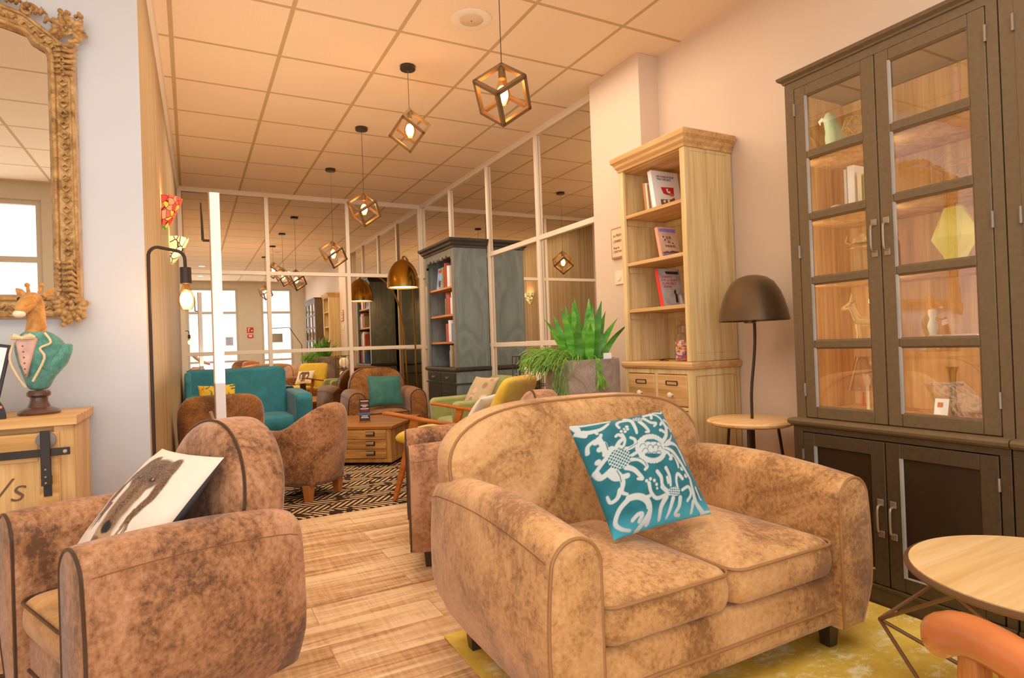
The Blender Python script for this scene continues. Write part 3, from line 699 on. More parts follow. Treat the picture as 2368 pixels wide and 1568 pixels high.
M_navy = plain('charcoal_pillow_back', '#3b3d3f', .8)
pl = pillow_obj('throw_pillow', .44, .42, .13, ((-.12, 2.44, .725), (.05, 2.06, .732), (-.155, 1.955, .49), (-.325, 2.335, .483)), M_vc, n=190, colfn=dog, back=M_navy, pinch=.05, seed=9)
tag(pl, 'cream pillow printed with a long eared brown dog on the left armchair', 'pillow')

M_gv = suede('green_velvet', '#3f7567', '#2a5d52', '#1d443c', 6, .5, .2)
tag(pillow_obj('throw_pillow', .40, .38, .12, ((1.80, 6.98, .77), (2.20, 6.95, .755), (2.17, 6.80, .41), (1.77, 6.84, .415)), M_gv, n=24, pinch=.05), 'plain dark green velvet cushion on the far russet armchair', 'pillow')
def leafpat(U, V):
    X, Y = U * 100, V * 100; rs = np.random.RandomState(5); out = np.zeros(X.shape + (3,)) + lc('#d9a92e')
    for k in range(34):
        x, y, a = rs.rand() * 100, rs.rand() * 100, rs.rand() * PI; m = stroke(X, Y, catmull([(x, y), (x + 9 * math.cos(a), y + 9 * math.sin(a)), (x + 20 * math.cos(a + .4), y + 20 * math.sin(a + .4))], 3), 3.2, .5, 1)
        out = out * (1 - m[..., None]) + lc(['#50764a', '#3c5f49', '#c86f2c'][k % 5 % 3]) * m[..., None]
    return out
tag(pillow_obj('throw_pillow', .36, .34, .11, ((.09, 7.09, .755), (.38, 7.08, .76), (.38, 6.94, .455), (.09, 6.96, .455)), M_vc, n=70, colfn=leafpat), 'yellow cushion with green leaf print on the teal sofa', 'pillow')
def rose(U, V):
    X, Y = U * 100, V * 100; rs = np.random.RandomState(8); out = np.zeros(X.shape + (3,)) + lc('#b59a72')
    for k in range(20):
        x, y, r = rs.rand() * 100, rs.rand() * 100, 5 + rs.rand() * 9; m = np.clip((r - np.hypot(X - x, Y - y)) / 4, 0, 1) * .8
        out = out * (1 - m[..., None]) + lc(['#8c5f4a', '#e6c6ab', '#a98d5c', '#d6a68a'][k % 4]) * m[..., None]
    return out
tag(pillow_obj('throw_pillow', .38, .38, .12, ((2.41, 5.22, .775), (2.46, 4.93, .775), (2.27, 4.90, .465), (2.22, 5.2, .465)), M_vc, n=60, colfn=rose), 'brown and pink flower print cushion on the green armchair', 'pillow')
def dog2(U, V): return dog(U, V)
_MY = Matrix.Translation((1.72, 4.05, 0)) @ Matrix.Rotation(math.atan2(.62, .785), 4, 'Z')
YP = [_MY @ Vector(p) for p in ((.14, -.26, .715), (-.19, -.26, .70), (-.19, -.10, .49), (.14, -.10, .50))]
tag(pillow_obj('throw_pillow', .33, .28, .10, YP, M_vc, n=90, colfn=dog2, back=plain('pale_grey_pillow_back', '#c9c4bb', .8)), 'cream dog print cushion on the yellow lounge chair', 'pillow')
# ------------------------------------------------------------------ pine bookshelf
P_l = wood('pine_vertical', '#e0c48c', '#cfac70', '#b48c52', 2, 1.1, .5)
P_h = wood('pine_shelf', '#d9ad74', '#c08f54', '#9c6e38', 1, 1.2, .5)
P_knob = plain('pale_ceramic_knob', '#e6d6b2', .25)
M_iron = plain('blackened_iron', '#35312e', .45, .6, var=.15)
X0, X1, Y0, Y1 = 2.44, 2.805, 2.475, 3.045
bs = thing('bookshelf', 'tall pale pine bookshelf with drawers below open shelves', 'bookshelf', ((X0 + X1) / 2, (Y0 + Y1) / 2, 0))
def part(mb, name, m, p=None, **k): return mb.build(name, m, p, **k)
mb = MB().box(X0, X1, Y0, Y0 + .022, .945, 2.15).box(X0 - .002, X0 + .02, Y0 - .0018, Y0 + .035, .946, 2.139)
# raised frame on the side panel
mb.box(X0 + .04, X1 - .04, Y0 - .003, Y0, .99, .995).box(X0 + .04, X1 - .04, Y0 - .003, Y0, 2.12, 2.125)
part(mb, 'side_panel', P_l, bs, bev=.002)
part(MB().box(X0, X1, Y1 - .022, Y1, .945, 2.15).box(X0 - .002, X0 + .02, Y1 - .035, Y1, .945, 2.15), 'side_panel', P_l, bs, bev=.002)
part(MB().box(X1 - .015, X1, Y0 + .02, Y1 - .02, .945, 2.15), 'back_panel', P_l, bs)
part(MB().box(X0 + .01, X1, Y0 + .02, Y1 - .02, 2.13, 2.15), 'top_panel', P_h, bs)
def cornice(x0, x1, y0, y1, z0, steps, name, m, parent, dirs=(1, 1, 1)):
    # mitred moulding flaring to -x, -y, +y
    R = []
    for o_, z in steps: R.append([(x0 - o_, y0 - o_ * dirs[1], z0 + z), (x1, y0 - o_ * dirs[1], z0 + z), (x1, y1 + o_ * dirs[2], z0 + z), (x0 - o_, y1 + o_ * dirs[2], z0 + z)])
    return MB().rings(R).build(name, m, parent, smooth=False)
cornice(X0, X1, Y0, Y1, 2.14, [(0, 0), (.008, 0), (.01, .015), (.022, .03), (.026, .045), (.04, .06), (.042, .085), (.036, .092)], 'cornice', P_h, bs)
for z in (1.86, 1.56, 1.268):
    part(MB().box(X0 + .012, X1 - .01, Y0 + .02, Y1 - .02, z - .022, z), 'shelf', P_h, bs, bev=.003)
    part(MB().box(X0 + .03, X1 - .02, Y1 - .034, Y1 - .02, z - .06, z - .022).box(X1 - .03, X1 - .014, Y0 + .02, Y1 - .02, z - .06, z - .022), 'shelf_rail', P_l, bs, bev=.002)
cornice(X0 - .005, X1, Y0 - .004, Y1 + .004, .90, [(0, 0), (.012, .004), (.018, .018), (.018, .034), (.012, .042)], 'counter_ledge', P_h, bs)
b0x, b0y, b1y = X0 - .008, Y0 - .004, Y1 + .004
mb = MB().box(b0x + .02, X1, b0y + .006, b1y - .006, .05, .90).box(b0x, X1, b0y, b0y + .02, 0, .9).box(b0x, X1, b1y - .02, b1y, 0, .9)
for y0, y1 in ((b0y, b0y + .035), (b1y - .035, b1y), ((b0y + b1y) / 2 - .012, (b0y + b1y) / 2 + .012)): mb.box(b0x - .001, b0x + .024, y0 - .001, y1 + .001, .0005, .899)
for z0, z1 in ((.0, .09), (.265, .285), (.465, .485), (.668, .688), (.872, .90)): mb.box(b0x - .0005, b0x + .024, b0y + .001, b1y - .001, z0 + .0006, z1)
part(mb, 'base_carcass', P_l, bs, bev=.002)
mb = MB()
for a in (b0x + .03, X1 - .05): mb.box(a, a + .004, b0y - .002, b0y + .001, .06, .86)
for z in (.06, .86): mb.box(b0x + .03, X1 - .05, b0y - .002, b0y + .001, z, z + .004)
part(mb, 'side_beading', plain('darker_pine_bead', '#a9813f', .5), bs)
for c, (y0, y1) in enumerate(((b0y + .038, (b0y + b1y) / 2 - .015), ((b0y + b1y) / 2 + .015, b1y - .038))):
    for z0, z1 in ((.692, .868), (.489, .664), (.289, .461), (.094, .261)):
        d = part(MB().box(b0x - .004, b0x + .2, y0, y1, z0, z1), 'drawer', P_h, bs, bev=.004); sub(d)
        ym, zm = (y0 + y1) / 2, (z0 + z1) / 2
        MB().lathe([(.006, .0), (.005, -.008), (.013, -.014), (.016, -.02), (.013, -.028), (.004, -.031)], (b0x - .004, ym, zm - .025), 16, axis='x').build('knob', P_knob, d)
        mb = MB(); hy, hz = .045, .011; x = b0x - .006; zc = zm + .042
        for a, b in (((ym - hy, zc - hz), (ym + hy, zc - hz)), ((ym - hy, zc + hz), (ym + hy, zc + hz))): mb.box(x - .002, x + .002, a[0], b[0], a[1] - .0022, a[1] + .0022)
        for y in (ym - hy, ym + hy): mb.box(x - .002, x + .002, y - .003, y + .003, zc - hz, zc + hz)
        mb.build('label_holder', M_iron, d)
# books on it
M_page = plain('book_pages', '#e8dcc3', .8)
def book(label, x0, depth, y, th, z, h, lean, cover, spine, group=None, name='book', art=None, flat_dir=1):
    """spine towards -x, cover towards -y, leaning so the top moves to +y"""
    t = thing(name, label, 'book', (x0 + depth / 2, y, z), 0, group)
    M = Matrix.Translation((x0, y, z + th * math.sin(lean) + .0006)) @ Matrix.Rotation(-lean, 4, 'X')
    mb = MB().box(0, depth, 0, .003, 0, h).box(0, depth, th - .003, th, 0, h).box(-.001, .003, 0, th, 0, h, 1); mb.xf(M).build('cover', [cover, spine], t)
    MB().box(.003, depth - .004, .003, th - .003, .003, h - .003).xf(M).build('pages', M_page, t)
    if art: art(t, M)
    return t
def face(M, dx, dz, off=-.0008): # text frame on the cover: x->+x, y->+z
    return M @ Matrix(((1, 0, 0, dx), (0, 0, -1, off), (0, 1, 0, dz), (0, 0, 0, 1)))
M_bw = plain('white_book_cover', '#f2ece6', .4, var=.01); M_red = plain('red_ink', '#c8202c', .5); M_blk = plain('black_ink', '#2b2523', .5)
M_cream = plain('cream_cover', '#e6cfa6', .5); M_or = plain('orange_cover', '#d0773a', .5); M_brnc = plain('brown_cover', '#7c4c2c', .5)
M_pnk = plain('salmon_cover', '#f0a084', .5); M_lil = plain('lilac_cover', '#8c82c8', .5); M_gryc = plain('silver_grey_cover', '#b9b3aa', .5, var=.2, scale=20); M_sky = plain('pale_sunset_cover', '#ecc0a0', .5, var=.15, scale=12)
def patch(M, poly, m, name, t, off=-.0006):
    MB().prism(poly, off, off + .0004, 'xz').xf(M).build(name, m, t, smooth=False)
def art1(t, M):
    text_mesh('UN FONDATEUR\nTRES DISCRET', .0185, face(M, .035, .208), M_blk, 'cover_title', t)
    patch(M, [(.06, .145), (.165, .150), (.16, .096), (.10, .098), (.075, .105)], M_red, 'red_shape', t)
    patch(M, [(.10, .135), (.118, .14), (.114, .12), (.135, .124), (.13, .108), (.108, .112)], M_bw, 'white_swirl', t, -.001)
    patch(M, [(.125, .104), (.14, .11), (.155, .104), (.156, .09), (.126, .09)], M_or, 'crown_shape', t, -.0012)
    patch(M, [(.045, .065), (.13, .07), (.16, .085), (.165, .05), (.045, .03)], M_brnc, 'photo_strip', t)
    patch(M, [(.065, .06), (.085, .062), (.08, .045), (.066, .045)], M_bw, 'photo_detail', t, -.001); patch(M, [(.1, .066), (.118, .068), (.115, .048), (.1, .05)], M_bw, 'photo_detail', t, -.001)
book('thick white paperback with black title and red shape, top shelf of the pine bookshelf', 2.52, .215, 2.80, .032, 1.861, .25, .16, M_bw, M_bw, art=art1)
def art2(t, M):
    patch(M, [(.01, .19), (.14, .19), (.14, .165), (.01, .17)], M_lil, 'sky_band', t); patch(M, [(.01, .03), (.14, .036), (.14, .004), (.01, .004)], M_lil, 'water_band', t)
    patch(M, [(.01, .036), (.05, .046), (.06, .04), (.09, .05), (.14, .044), (.14, .036), (.01, .03)], M_brnc, 'skyline', t, -.001)
    for s, x, z in (('ZUE', .055, .125), ('EL', .065, .098), ('MANUEL', .04, .070)): text_mesh(s, .022, face(M, x, z), M_blk, 'cover_title', t)
    for x, z in ((.03, .14), (.04, .12), (.1, .1)): patch(M, [(x, z), (x + .008, z + .004), (x + .01, z - .006), (x + .002, z - .01)], M_blk, 'bird_shape', t, -.001)
book('salmon and lilac paperback with a skyline, middle shelf of the pine bookshelf', 2.535, .15, 2.78, .024, 1.561, .2, .20, M_sky, M_pnk, art=art2)
def art3(t, M):
    for i, s in enumerate(('LA VERITE', 'SUR LA MORT', 'DE MAURICE', 'AUDIN')): text_mesh(s, .0205, face(M, .012 + (i == 3) * .01, .176 - i * .021), M_red, 'cover_title', t)
    patch(M, [(.06, .20), (.16, .20), (.16, .218), (.05, .218)], M_blk, 'dark_band', t)
    patch(M, [(.1, .02), (.103, .07), (.096, .085), (.104, .10), (.112, .104), (.116, .092), (.112, .08), (.122, .07), (.120, .02)], M_blk, 'photo_figure', t)
    patch(M, [(.13, .01), (.135, .06), (.143, .074), (.152, .06), (.158, .01)], M_bw, 'photo_figure', t)
book('grey book with red title and red spine, lower shelf of the pine bookshelf', 2.525, .17, 2.77, .03, 1.269, .235, .2, M_gryc, plain('scarlet_spine', '#d8342c', .45), art=art3)
for k, (y, th, h, sp, lb) in enumerate(((2.838, .013, .17, M_brnc, 'thin brown spined paperback behind the thick white book'), (2.858, .015, .185, M_cream, 'cream spined paperback second behind the thick white book'), (2.880, .014, .19, M_or, 'orange spined paperback at the far end behind the white book'))):
    book(lb, 2.525, .13, y + .012, th, 1.861, h, .10, M_cream, sp, group='paperbacks on the top shelf of the pine bookshelf')
# sweet jar
G_jar = glass('clear_jar_glass', '#f6f6f2', .06, .7)
jar = thing('candy_jar', 'glass jar of small colourful sweets on the pine bookshelf counter', 'jar', (2.56, 2.66, .944))
MB().lathe([(.045, 0), (.05, .01), (.05, .13), (.045, .15), (.032, .165), (.032, .18), (.036, .184), (.036, .19)], (2.56, 2.66, .944), 24).build('glass_body', G_jar, jar)
MB().lathe([(.037, .19), (.038, .205), (.025, .212), (.006, .214), (.012, .226), (.008, .236), (0, .238)], (2.56, 2.66, .944), 20).build('lid', G_jar, jar)
def confetti(name):
    m, nt, o = newmat(name); b = principled(nt, o, .3); mp = coords(nt, scale=(70, 70, 90)); v = N(nt, 'ShaderNodeTexVoronoi'); v.inputs['Scale'].default_value = 1
    nt.links.new(mp.outputs[0], v.inputs['Vector']); h = N(nt, 'ShaderNodeSeparateColor'); nt.links.new(v.outputs['Color'], h.inputs[0])
    r = ramp(nt, [(0, '#d8452c'), (.2, '#e9e2ea'), (.4, '#5a5ac8'), (.6, '#f0b054'), (.8, '#e87858'), (1, '#58a874')]); r.color_ramp.interpolation = 'CONSTANT'
    nt.links.new(h.outputs[0], r.inputs[0]); nt.links.new(r.outputs[0], b.inputs['Base Color']); bump(nt, b, v.outputs['Distance'], .6, .004); return m
MB().lathe([(.043, .003), (.046, .01), (.046, .115), (.02, .122), (0, .124)], (2.56, 2.66, .944), 24).build('sweets', confetti('sweets_mix'), jar)
k = thing('sunglasses', 'small dark folded trinket on the pine bookshelf counter', 'trinket', (2.50, 2.76, .943))
MB().tube([(2.49, 2.73, .948), (2.495, 2.76, .952), (2.49, 2.79, .948)], .003, 6).tube([(2.49, 2.74, .948), (2.52, 2.745, .947)], .003, 6).tube([(2.49, 2.79, .948), (2.52, 2.785, .947)], .003, 6).build('trinket_body', M_iron, k)

# plaque and switch on the pillar
t = thing('wall_plaque', 'small framed tan plaque with dark lettering on the pillar', 'plaque', (2.64, 3.28, 1.75))
part(MB().box(2.634, 2.648, 3.18, 3.405, 1.645, 1.86), 'frame', plain('coppery_frame', '#b98457', .4, .3), t, bev=.003)
part(MB().box(2.632, 2.634, 3.192, 3.393, 1.657, 1.848), 'panel', plain('tan_plaque', '#d6b68e', .6), t)
for s, z, sz in (('Le PIANO', 1.795, .027), ("L'IMPREVU", 1.755, .025), ('Pour la', 1.712, .022), ("L'INSTANT", 1.685, .022)):
    text_mesh(s, sz, frame_from((2.6312, 3.375, z), (0, -1, 0), (0, 0, 1)), M_brnc, 'lettering', t)
t = thing('light_switch', 'cream wall switch below the plaque on the pillar', 'switch', (2.64, 3.33, 1.5))
part(MB().box(2.640, 2.6495, 3.29, 3.385, 1.465, 1.56), 'plate', M_cream, t, bev=.003)
MB().lathe([(.022, 0), (.022, -.004), (.017, -.005)], (2.640, 3.337, 1.512), 20, axis='x').build('dial', M_trim, t)

# ------------------------------------------------------------------ dark display cabinet
def brownpaint(nm, c1, c2):
    m, nt, o = newmat(nm); b = principled(nt, o, .38, 0, .5)
    mp = coords(nt); s = N(nt, 'ShaderNodeSeparateXYZ'); nt.links.new(mp.outputs[0], s.inputs[0])
    n = N(nt, 'ShaderNodeTexNoise'); n.inputs['Scale'].default_value = 60; n.inputs['Detail'].default_value = 4; nt.links.new(mp.outputs[0], n.inputs['Vector'])
    r = ramp(nt, [(.35, c1), (.65, c2)]); nt.links.new(n.outputs['Fac'], r.inputs[0]); nt.links.new(r.outputs[0], b.inputs['Base Color']); bump(nt, b, n.outputs['Fac'], .08, .002); return m
M_cab = brownpaint('brown_cabinet_paint', '#56432b', '#5e4a31'); M_cab2 = brownpaint('dark_brown_cabinet_paint', '#35281a', '#3f301e'); M_cabd = plain('deep_brown_panel', '#251a0f', .35, var=.08); M_bead = plain('grey_worn_bead', '#8b8378', .35, var=.1)  # one cabinet paint: lightened above, darkened below to paint in light and shade
P_in = wood('cabinet_interior_pine', '#e6bb80', '#cf9a5c', '#a87438', 2, .9, .6)
M_pull = plain('worn_nickel_pull', '#b9a88c', .35, .8, var=.15); M_hinge = plain('steel_hinge', '#b0aca6', .3, .9)
G_cab = glass('cabinet_glass', '#fbfaf6', .13, .5)
FX, BX = 2.40, 2.805
def cabinet(label, y0, y1, doors, loc):
    t = thing('display_cabinet', label, 'cabinet', loc)
    w = .022
    part(MB().box(FX + .02, BX, y1 - w, y1, .71, 2.2).box(FX + .02, BX, y0, y0 + w, .71, 2.2), 'side_panel', M_cab, t)
    part(MB().box(FX + .03, BX - .015, y0 + w, y0 + w + .004, .72, 2.16).box(FX + .03, BX - .015, y1 - w - .004, y1 - w, .72, 2.16).box(BX - .015, BX - .011, y0 + w, y1 - w, .72, 2.16), 'interior_lining', P_in, t)
    part(MB().box(FX + .02, BX, y0, y1, 2.175, 2.2).box(FX, FX + .022, y0, y1, 2.165, 2.2).box(BX - .012, BX, y0, y1, .7, 2.2), 'top_panel', M_cab, t)
    part(MB().box(FX, FX + .022, y1 - .045, y1, .70, 2.166), 'stile', M_cab, t); part(MB().box(FX, FX + .022, y0, doors[-1][0] - .003, .70, 2.166), 'stile', M_cab, t)
    for z in (1.857, 1.586, 1.306, 1.028, .735): part(MB().box(FX + .03, BX - .015, y0 + w, y1 - w, z - .018, z), 'shelf', P_in, t)
    cornice(FX, BX, y0, y1, 2.2, [(0, 0), (.006, 0), (.008, .008), (.022, .018), (.026, .03), (.02, .034)], 'cornice', M_cab, t, (1, .0, 1 if y1 > 1.5 else 0))
    cornice(FX - .03, BX, y0, y1, .672, [(0, 0), (.008, .004), (.016, .012), (.018, .022), (.014, .03), (.002, .034)], 'waist_ledge', M_cab, t, (1, 0, 1 if y1 > 1.5 else 0))
    bx = FX - .03
    part(MB().box(bx + .022, BX, y0, y0 + w, .0, .672).box(bx + .022, BX, y1 - w, y1, .0, .672).box(BX - .012, BX, y0, y1, 0, .672).box(bx, bx + .022, y0, y1, .648, .672).box(bx, bx + .022, y1 - .045, y1, .07, .65).box(bx, bx + .022, y0, doors[-1][0] - .003, .07, .65).box(bx - .006, bx + .03, y0, y1 + (.004 if y1 > 1.5 else -.001), 0, .075), 'base_carcass', M_cab2, t, bev=.002)
    part(MB().box(bx - .012, bx, y0, y1 + (.004 if y1 > 1.5 else -.001), .066, .08), 'plinth_moulding', M_cab2, t, bev=.003)
    rows = [(1.872, 2.118), (1.601, 1.842), (1.322, 1.571), (1.046, 1.292), (.757, 1.014)]
    for k, (a, b, hs) in enumerate(doors):
        d = sub(part(MB(), 'x', M_cab, t)) if False else None
        st = .052
        mb = MB().box(FX - .002, FX + .02, a, a + st, .708, 2.164).box(FX - .002, FX + .02, b - st, b, .708, 2.164)
        zz = [.708] + [v for r in rows[::-1] for v in r] + [2.164]
        for i in range(0, len(zz), 2): mb.box(FX - .002, FX + .02, a + st, b - st, zz[i], zz[i + 1])
        d = sub(part(mb, 'glazed_door', M_cab, t, bev=.003))
        mb = MB()
        for z0, z1 in rows:
            ya, yb = a + st, b - st; x = FX + .006
            for p, q in (((ya, z0), (yb, z0)), ((ya, z1), (yb, z1))): mb.tube([(x, p[0], p[1]), (x, q[0], q[1])], .006, 6)
            mb.tube([(x, ya, z0), (x, ya, z1)], .006, 6)
        mb.build('glazing_bead', M_cab, d)
        mb = MB()
        for z0, z1 in rows: mb.tube([(FX + .004, b - st, z0), (FX + .004, b - st, z1)], .007, 6)
        mb.build('worn_bead', M_bead, d)  # grey along one upright of each pane only
        for z0, z1 in rows: MB().box(FX + .008, FX + .011, a + st, b - st, z0, z1).build('pane', G_cab, d)
        hy = (a + .022) if hs < 0 else (b - .022)
        def pull(z, x, par):
            mb = MB().tube(catmull([(x, hy, z - .052), (x - .022, hy, z - .046), (x - .026, hy, z), (x - .022, hy, z + .046), (x, hy, z + .052)], 4), .0048, 8)
            for zc in (z - .062, z + .062): mb.box(x - .004, x + .001, hy - .012, hy + .012, zc - .013, zc + .013)
            mb.build('pull_handle', M_pull, par, bev=.0015)
        pull(1.445, FX - .002, d)
        hyy = b + .001 if hs < 0 else a - .001
        for z in (2.07, 1.44, .83): MB().tube([(FX - .004, hyy, z - .028), (FX - .004, hyy, z + .028)], .005, 8).build('hinge', M_hinge, d)
        # panel door below
        a2, b2 = a, b; mb = MB(); st2 = .055
        mb.box(bx - .002, bx + .02, a2, a2 + st2, .08, .645).box(bx - .002, bx + .02, b2 - st2, b2, .08, .645).box(bx - .002, bx + .02, a2 + st2, b2 - st2, .59, .645).box(bx - .002, bx + .02, a2 + st2, b2 - st2, .08, .135)
        d2 = sub(part(mb, 'panel_door', M_cab2, t, bev=.002))
        MB().box(bx + .008, bx + .014, a2 + st2, b2 - st2, .135, .59).build('panel', M_cabd, d2)
        mb = MB().tube([(bx + .004, b2 - st2, .135), (bx + .004, b2 - st2, .59)], .008, 6).tube([(bx + .004, a2 + st2, .135), (bx + .004, b2 - st2, .135)], .005, 6); mb.build('worn_bead', M_bead, d2)
        for z in (.55, .17): MB().tube([(bx - .004, hyy, z - .022), (bx - .004, hyy, z + .022)], .005, 8).build('hinge', M_hinge, d2)
        pull(.345, bx - .002, d2)
    return t
cabinet('dark brown two door display cabinet with five glass panes per door', .988, 1.80, [(1.400, 1.752, -1), (1.024, 1.396, 1)], (2.6, 1.39, 0))
cabinet('dark brown single door cabinet section at the right picture edge', .56, .984, [(.60, .944, -1)], (2.6, .77, 0))

# things behind the glass
M_gold = plain('polished_gold', '#f2dca4', .2, .75, var=.05); M_brass = plain('aged_brass', '#d8b668', .25, .8, var=.08); M_grn = plain('mint_ceramic', '#a9bd92', .3, coat=.4)
def bird():
    x, y, z = 2.56, 1.685, 1.857
    t = thing('parrot_figurine', 'pale green ceramic parrot on the cabinet top shelf', 'figurine', (x, y, z))
    MB().sphere((x, y, z + .012), (.025, .025, .012)).tube([(x, y - .02, z + .01), (x, y - .022, z + .05), (x, y - .012, z + .10), (x, y + .004, z + .15), (x, y + .014, z + .185), (x, y + .016, z + .205)], [.018, .036, .038, .029, .026, .012], 16).build('body', M_grn, t)
    MB().tube([(x, y - .02, z + .10), (x, y - .05, z + .05), (x, y - .07, z + .01)], [(.02, .012), (.016, .01), (.006, .004)], 10).build('tail', M_grn, t)
    MB().tube([(x - .01, y + .034, z + .185), (x - .014, y + .05, z + .175), (x - .014, y + .047, z + .16)], [.010, .007, .002], 8).build('beak', P_knob, t)
    for s in (-1, 1): MB().sphere((x + s * .030, y - .012, z + .085), (.010, .03, .05), 12, 8).build('wing', M_grn, t)
bird()
def wirecage():
    x, y, z = 2.52, 1.565, 1.857; t = thing('wire_ornament', 'gold wire polyhedron ornament beside the green parrot', 'ornament', (x, y, z)); mb = MB()
    r = .046; top = [(x + r * math.cos(a) * .6, y + r * math.sin(a) * .6, z + .135) for a in np.linspace(0, 2 * PI, 6)[:-1]]; mid = [(x + r * math.cos(a + .6), y + r * math.sin(a + .6), z + .09) for a in np.linspace(0, 2 * PI, 6)[:-1]]; lo = [(p[0], p[1], z + .055) for p in top]
    for i in range(5):
        j = (i + 1) % 5
        for A, B in ((top[i], top[j]), (top[i], mid[i]), (top[j], mid[i]), (mid[i], mid[j]), (lo[i], mid[i]), (lo[j], mid[i]), (lo[i], lo[j])): mb.tube([A, B], .0025, 6)
    mb.build('wire_frame', M_gold, t); MB().lathe([(.03, 0), (.03, .006), (.008, .014), (.006, .05), (.014, .055)], (x, y, z), 16).build('stand', M_gold, t)
wirecage()
def row_books(specs, x0, z, group, leanf=0.):
    for y, th, h, dp, cv, lb in specs: 
        t = thing('book', lb, 'book', (x0 + dp / 2, y, z), 0, group)
        MB().box(x0, x0 + dp, y, y + th, z + .0005, z + h).build('cover', cv, t, bev=.001)
        MB().box(x0 + .003, x0 + dp + .001, y + .002, y + th - .002, z + .004, z + h + .0005).build('pages', M_page, t)
row_books([(1.56, .028, .20, .15, M_bw, 'thick white book on the second cabinet shelf'), (1.53, .016, .165, .14, M_cream, 'shorter cream book right of the thick white book in the cabinet'), (1.592, .012, .19, .14, plain('pale_grey_cover', '#c9c2bc', .5), 'thin pale grey book left of the thick white book in the cabinet'), (1.508, .014, .15, .13, plain('moss_cover', '#6d7a3e', .5), 'moss green book at the right of the cabinet row')], 2.5, 1.586, 'books on the second cabinet shelf')
t = thing('elephant_figurine', 'small glass elephant shaped ornament on the second cabinet shelf', 'ornament', (2.55, 1.68, 1.586))
MB().sphere((2.55, 1.675, 1.62), (.026, .034, .026)).tube([(2.55, 1.70, 1.63), (2.55, 1.725, 1.61), (2.55, 1.728, 1.595)], [.014, .008, .005], 8).build('body', plain('smoky_ceramic', '#a29a90', .2, coat=.5), t)
for s in (-1, 1):
    for q in (-1, 1): MB().tube([(2.55 + s * .013, 1.675 + q * .018, 1.587), (2.55 + s * .013, 1.675 + q * .018, 1.61)], .008, 8).build('leg', plain('smoky_ceramic', '#a29a90', .2), t)
x, y, z = 2.55, 1.56, 1.306
t = thing('storage_jar', 'tall clear glass jar with gilt rings on the middle cabinet shelf', 'jar', (x, y, z))
MB().lathe([(.05, 0), (.056, .01), (.056, .12), (.05, .14), (.042, .15)], (x, y, z), 28).build('glass_body', G_jar, t)
MB().lathe([(.044, .15), (.046, .156), (.04, .17), (.012, .178), (.012, .19), (0, .195)], (x, y, z), 24).build('lid', M_gold, t)
MB().lathe([(.057, .125), (.059, .128), (.057, .131)], (x, y, z), 28).build('gilt_ring', M_gold, t); MB().tube([(x, y + .055, z + .15), (x, y + .08, z + .165), (x, y + .07, z + .19)], .003, 6).build('handle', M_gold, t)
t = thing('storage_jar', 'amber glass canister right of the tall clear jar', 'jar', (2.57, 1.462, z))
MB().lathe([(.036, 0), (.038, .01), (.036, .13), (.03, .15), (.03, .16)], (2.57, 1.462, z), 24).build('glass_body', glass('amber_glass', '#d8a86a', .06, .6), t); MB().lathe([(.032, .16), (.032, .172), (0, .176)], (2.57, 1.462, z), 20).build('lid', M_brass, t)
# gold dog
x, y, z = 2.52, 1.52, 1.028
t = thing('dog_figurine', 'shiny gold standing dog figurine with pointed ears on the fourth cabinet shelf', 'figurine', (x, y, z))
mb = MB().tube([(x, y - .075, z + .085), (x, y - .03, z + .088), (x, y + .03, z + .09), (x, y + .06, z + .095)], [(.018, .02), (.021, .023), (.023, .026), (.02, .026)], 14)
mb.tube([(x, y + .055, z + .10), (x, y + .075, z + .14), (x, y + .085, z + .165)], [.021, .016, .018], 12).tube([(x, y + .075, z + .168), (x, y + .105, z + .158), (x, y + .128, z + .15)], [.022, .014, .009], 12); mb.build('body', M_gold, t, angle=80)
for s in (-1, 1):
    MB().tube([(x + s * .012, y + .075, z + .18), (x + s * .018, y + .07, z + .215)], [.010, .002], 8).build('ear', M_gold, t)
    for q in (-.068, .05): MB().tube([(x + s * .014, y + q, z + .001), (x + s * .014, y + q, z + .04), (x + s * .012, y + q, z + .08)], [.008, .007, .013], 8).build('leg', M_gold, t)
MB().tube([(x, y - .08, z + .095), (x, y - .10, z + .12), (x, y - .098, z + .14)], [.006, .004, .002], 8).build('tail', M_gold, t)
# plastic lamp
x, y, z = 2.53, 1.555, .7365
t = thing('shade_ornament', 'clear conical lampshade with a red tassel on the lowest cabinet shelf', 'lampshade', (x, y, z))
MB().lathe([(.078, .095), (.04, .235)], (x, y, z), 28, cap=False).build('shade', glass('pink_clear_plastic', '#ecd9d2', .18, .8), t)
MB().lathe([(.04, 0), (.04, .006), (.006, .012), (.006, .11), (.012, .12), (.014, .14), (.004, .16)], (x, y, z), 18).build('stem', P_knob, t)
MB().tube([(x - .03, y, z + .085), (x - .03, y, z + .03)], [.003, .006], 8).build('tassel', M_red, t)
